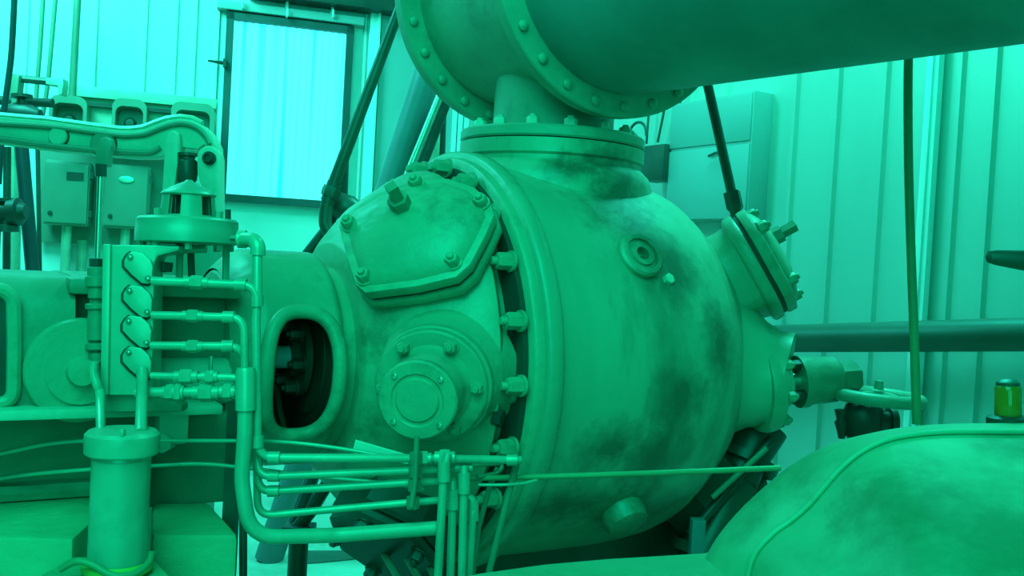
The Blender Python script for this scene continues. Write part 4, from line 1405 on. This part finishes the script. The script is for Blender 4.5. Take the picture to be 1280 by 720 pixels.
# ------------------------------------------------------------------ rounded guard in the foreground
gd = thing('machine_guard', W(1150, 760, 1.4), 'big rounded bright green machine guard in the lower right foreground', 'machine guard')
sil = [(868, 860), (870, 760), (877, 712), (888, 685), (905, 660), (930, 632), (955, 609), (985, 584), (1015, 566), (1050, 551), (1090, 541), (1130, 534), (1180, 530), (1240, 529), (1300, 529), (1380, 532), (1450, 541), (1530, 560), (1600, 590), (1650, 640), (1680, 720), (1690, 860)]
bead = [(925, 860), (930, 760), (940, 700), (965, 668), (987, 652), (1008, 634), (1026, 614), (1045, 592), (1064, 574), (1085, 560), (1112, 549), (1145, 543), (1185, 540), (1240, 540), (1300, 541), (1375, 545), (1440, 555), (1510, 573), (1575, 603), (1620, 650), (1645, 725), (1655, 860)]


def rs(L, n=72):
    pts = smoothline([V((x, y, 0)) for x, y in L], 8)
    ds = [0]
    for a, b in zip(pts, pts[1:]): ds.append(ds[-1] + (b - a).length)
    out = []
    j = 0
    for i in range(n):
        t = ds[-1] * i / (n - 1)
        while j < len(ds) - 2 and ds[j + 1] < t: j += 1
        k = (t - ds[j]) / max(ds[j + 1] - ds[j], 1e-9)
        out.append(pts[j].lerp(pts[j + 1], k))
    return out


def corr(L, n=8):
    return smoothline([V((x, y, 0)) for x, y in L], n)


SI, BE = corr(sil), corr(bead)
cz = (1285, 900)
rows = []
zs, zb_ = 1.62, 1.50
# behind the silhouette the casting falls away
rows.append([W(cz[0] + (p.x - cz[0]) * .90, cz[1] + (p.y - cz[1]) * .86, zs + .30) for p in SI])
rows.append([W(cz[0] + (p.x - cz[0]) * .965, cz[1] + (p.y - cz[1]) * .95, zs + .16) for p in SI])
rows.append([W(p.x, p.y, zs) for p in SI])
for k in (.25, .5, .75):
    bul = math.sin(k * PI) * .012
    rows.append([W(a.x + (b.x - a.x) * k, a.y + (b.y - a.y) * k, zs + (zb_ - zs) * k - bul) for a, b in zip(SI, BE)])
rows.append([W(b.x, b.y, zb_) for b in BE])
front = [(.0, .0, .012), (.012, .004, .014)]
rows.append([W(b.x + (cz[0] - b.x) * .004, b.y + (cz[1] - b.y) * .006, zb_ + .004) for b in BE])
for i in range(1, 15):
    k = i / 14
    g = k * .82
    z = zb_ - .36 * math.sin(k * PI / 2) ** 1.1
    rows.append([W(cz[0] + (b.x - cz[0]) * (1 - g) * (1 + .10 * math.sin(k * PI)), cz[1] + (b.y - cz[1]) * (1 - g) * (1 + .05 * math.sin(k * PI)), z) for b in BE])
rows[6:7] = [[W(b.x, b.y, zb_ + .002) for b in BE]]
bm = bmesh.new()
R_ = [[bm.verts.new(p) for p in r] for r in rows]
for A_, B_ in zip(R_, R_[1:]):
    for i in range(len(A_) - 1):
        bm.faces.new((A_[i], A_[i + 1], B_[i + 1], B_[i]))
add('shell', bm, DOMEP, gd, ang=60)
add('bead', tube([W(b.x, b.y, zb_ + .001) for b in BE], .0042, 0, 10), DOMEP, gd)
blot(DOMEP, [(W(1225, 690, 1.28), .20, .7), (W(1268, 562, 1.47), .07, .35), (W(1120, 640, 1.40), .10, .6), (W(1010, 620, 1.57), .07, 1.2), (W(950, 670, 1.58), .05, 1.2)], (.10, .18, .09), .85)  # the leftmost marks darken the strip outside the bead as painted shade
# flat ledge in front
zt2 = W(760, 696, 1.6).z
def onz2(x, y, z=zt2): return onplane(x, y, V((0, 0, z)), ZU)
edge = [onz2(x, y) for x, y in ((540, 727), (600, 715), (680, 704), (760, 697), (830, 693), (880, 690), (905, 682))]
A0, A1 = edge[0], edge[-1]
near = [A1 + V((.9, -.0, 0)), V((1.3, .75, zt2)), V((.0, .75, zt2)), edge[0] + V((-.04, -.35, 0))]
bm = slab([p - ZU * .0 for p in edge + near], -ZU * .05)
add('ledge', bm, DOMEP, gd, bevel=.008)
add('ledge_base', slab([p - ZU * .05 + (V((.45, 1.1, p.z)) - p) * .12 for p in edge + near], -ZU * (zt2 - .05)), DOMEP, gd)

# oil cup on the guard's crest
oc_ = thing('oil_cup', W(1262, 527, 1.66), 'amber glass oil cup on top of the machine guard at the right edge', 'oil cup')
ko = 1.66 / FPX
OCF = fr(W(1260, 531, 1.66), UP)
add('base', lathe([(0, -6 * ko), (22 * ko, -6 * ko), (25 * ko, 2 * ko), (25 * ko, 9 * ko), (20 * ko, 12 * ko), (0, 12 * ko)], OCF, 32), DARK, oc_)
add('glass', lathe([(0, 12 * ko), (15 * ko, 12 * ko), (15.5 * ko, 14 * ko), (15.5 * ko, 46 * ko), (13 * ko, 50 * ko), (0, 50 * ko)], OCF, 32), GLASSY, oc_)
add('cap', lathe([(0, 48 * ko), (13.5 * ko, 48 * ko), (14 * ko, 53 * ko), (9 * ko, 57 * ko), (0, 58 * ko)], OCF, 32), DEEP, oc_)
# tapered lever tip at the right edge, carried by an arm on the guard
lt = thing('operating_lever', W(1340, 535, 1.5), 'dark tapered lever handle reaching in at the right edge of the photo', 'lever')
q = pxs([(1233, 321), (1236, 321), (1245, 322), (1285, 326), (1360, 331), (1420, 336)], 1.45)
add('handle', tube(q, [.003, .009, .0115, .016, .018, .018], 0, 16), DARK, lt)
q = pxs([(1400, 330, 1.45), (1410, 420, 1.5), (1410, 545, 1.6)])
add('lever_arm', tube(q, .016, .05, 12), DARK, lt)
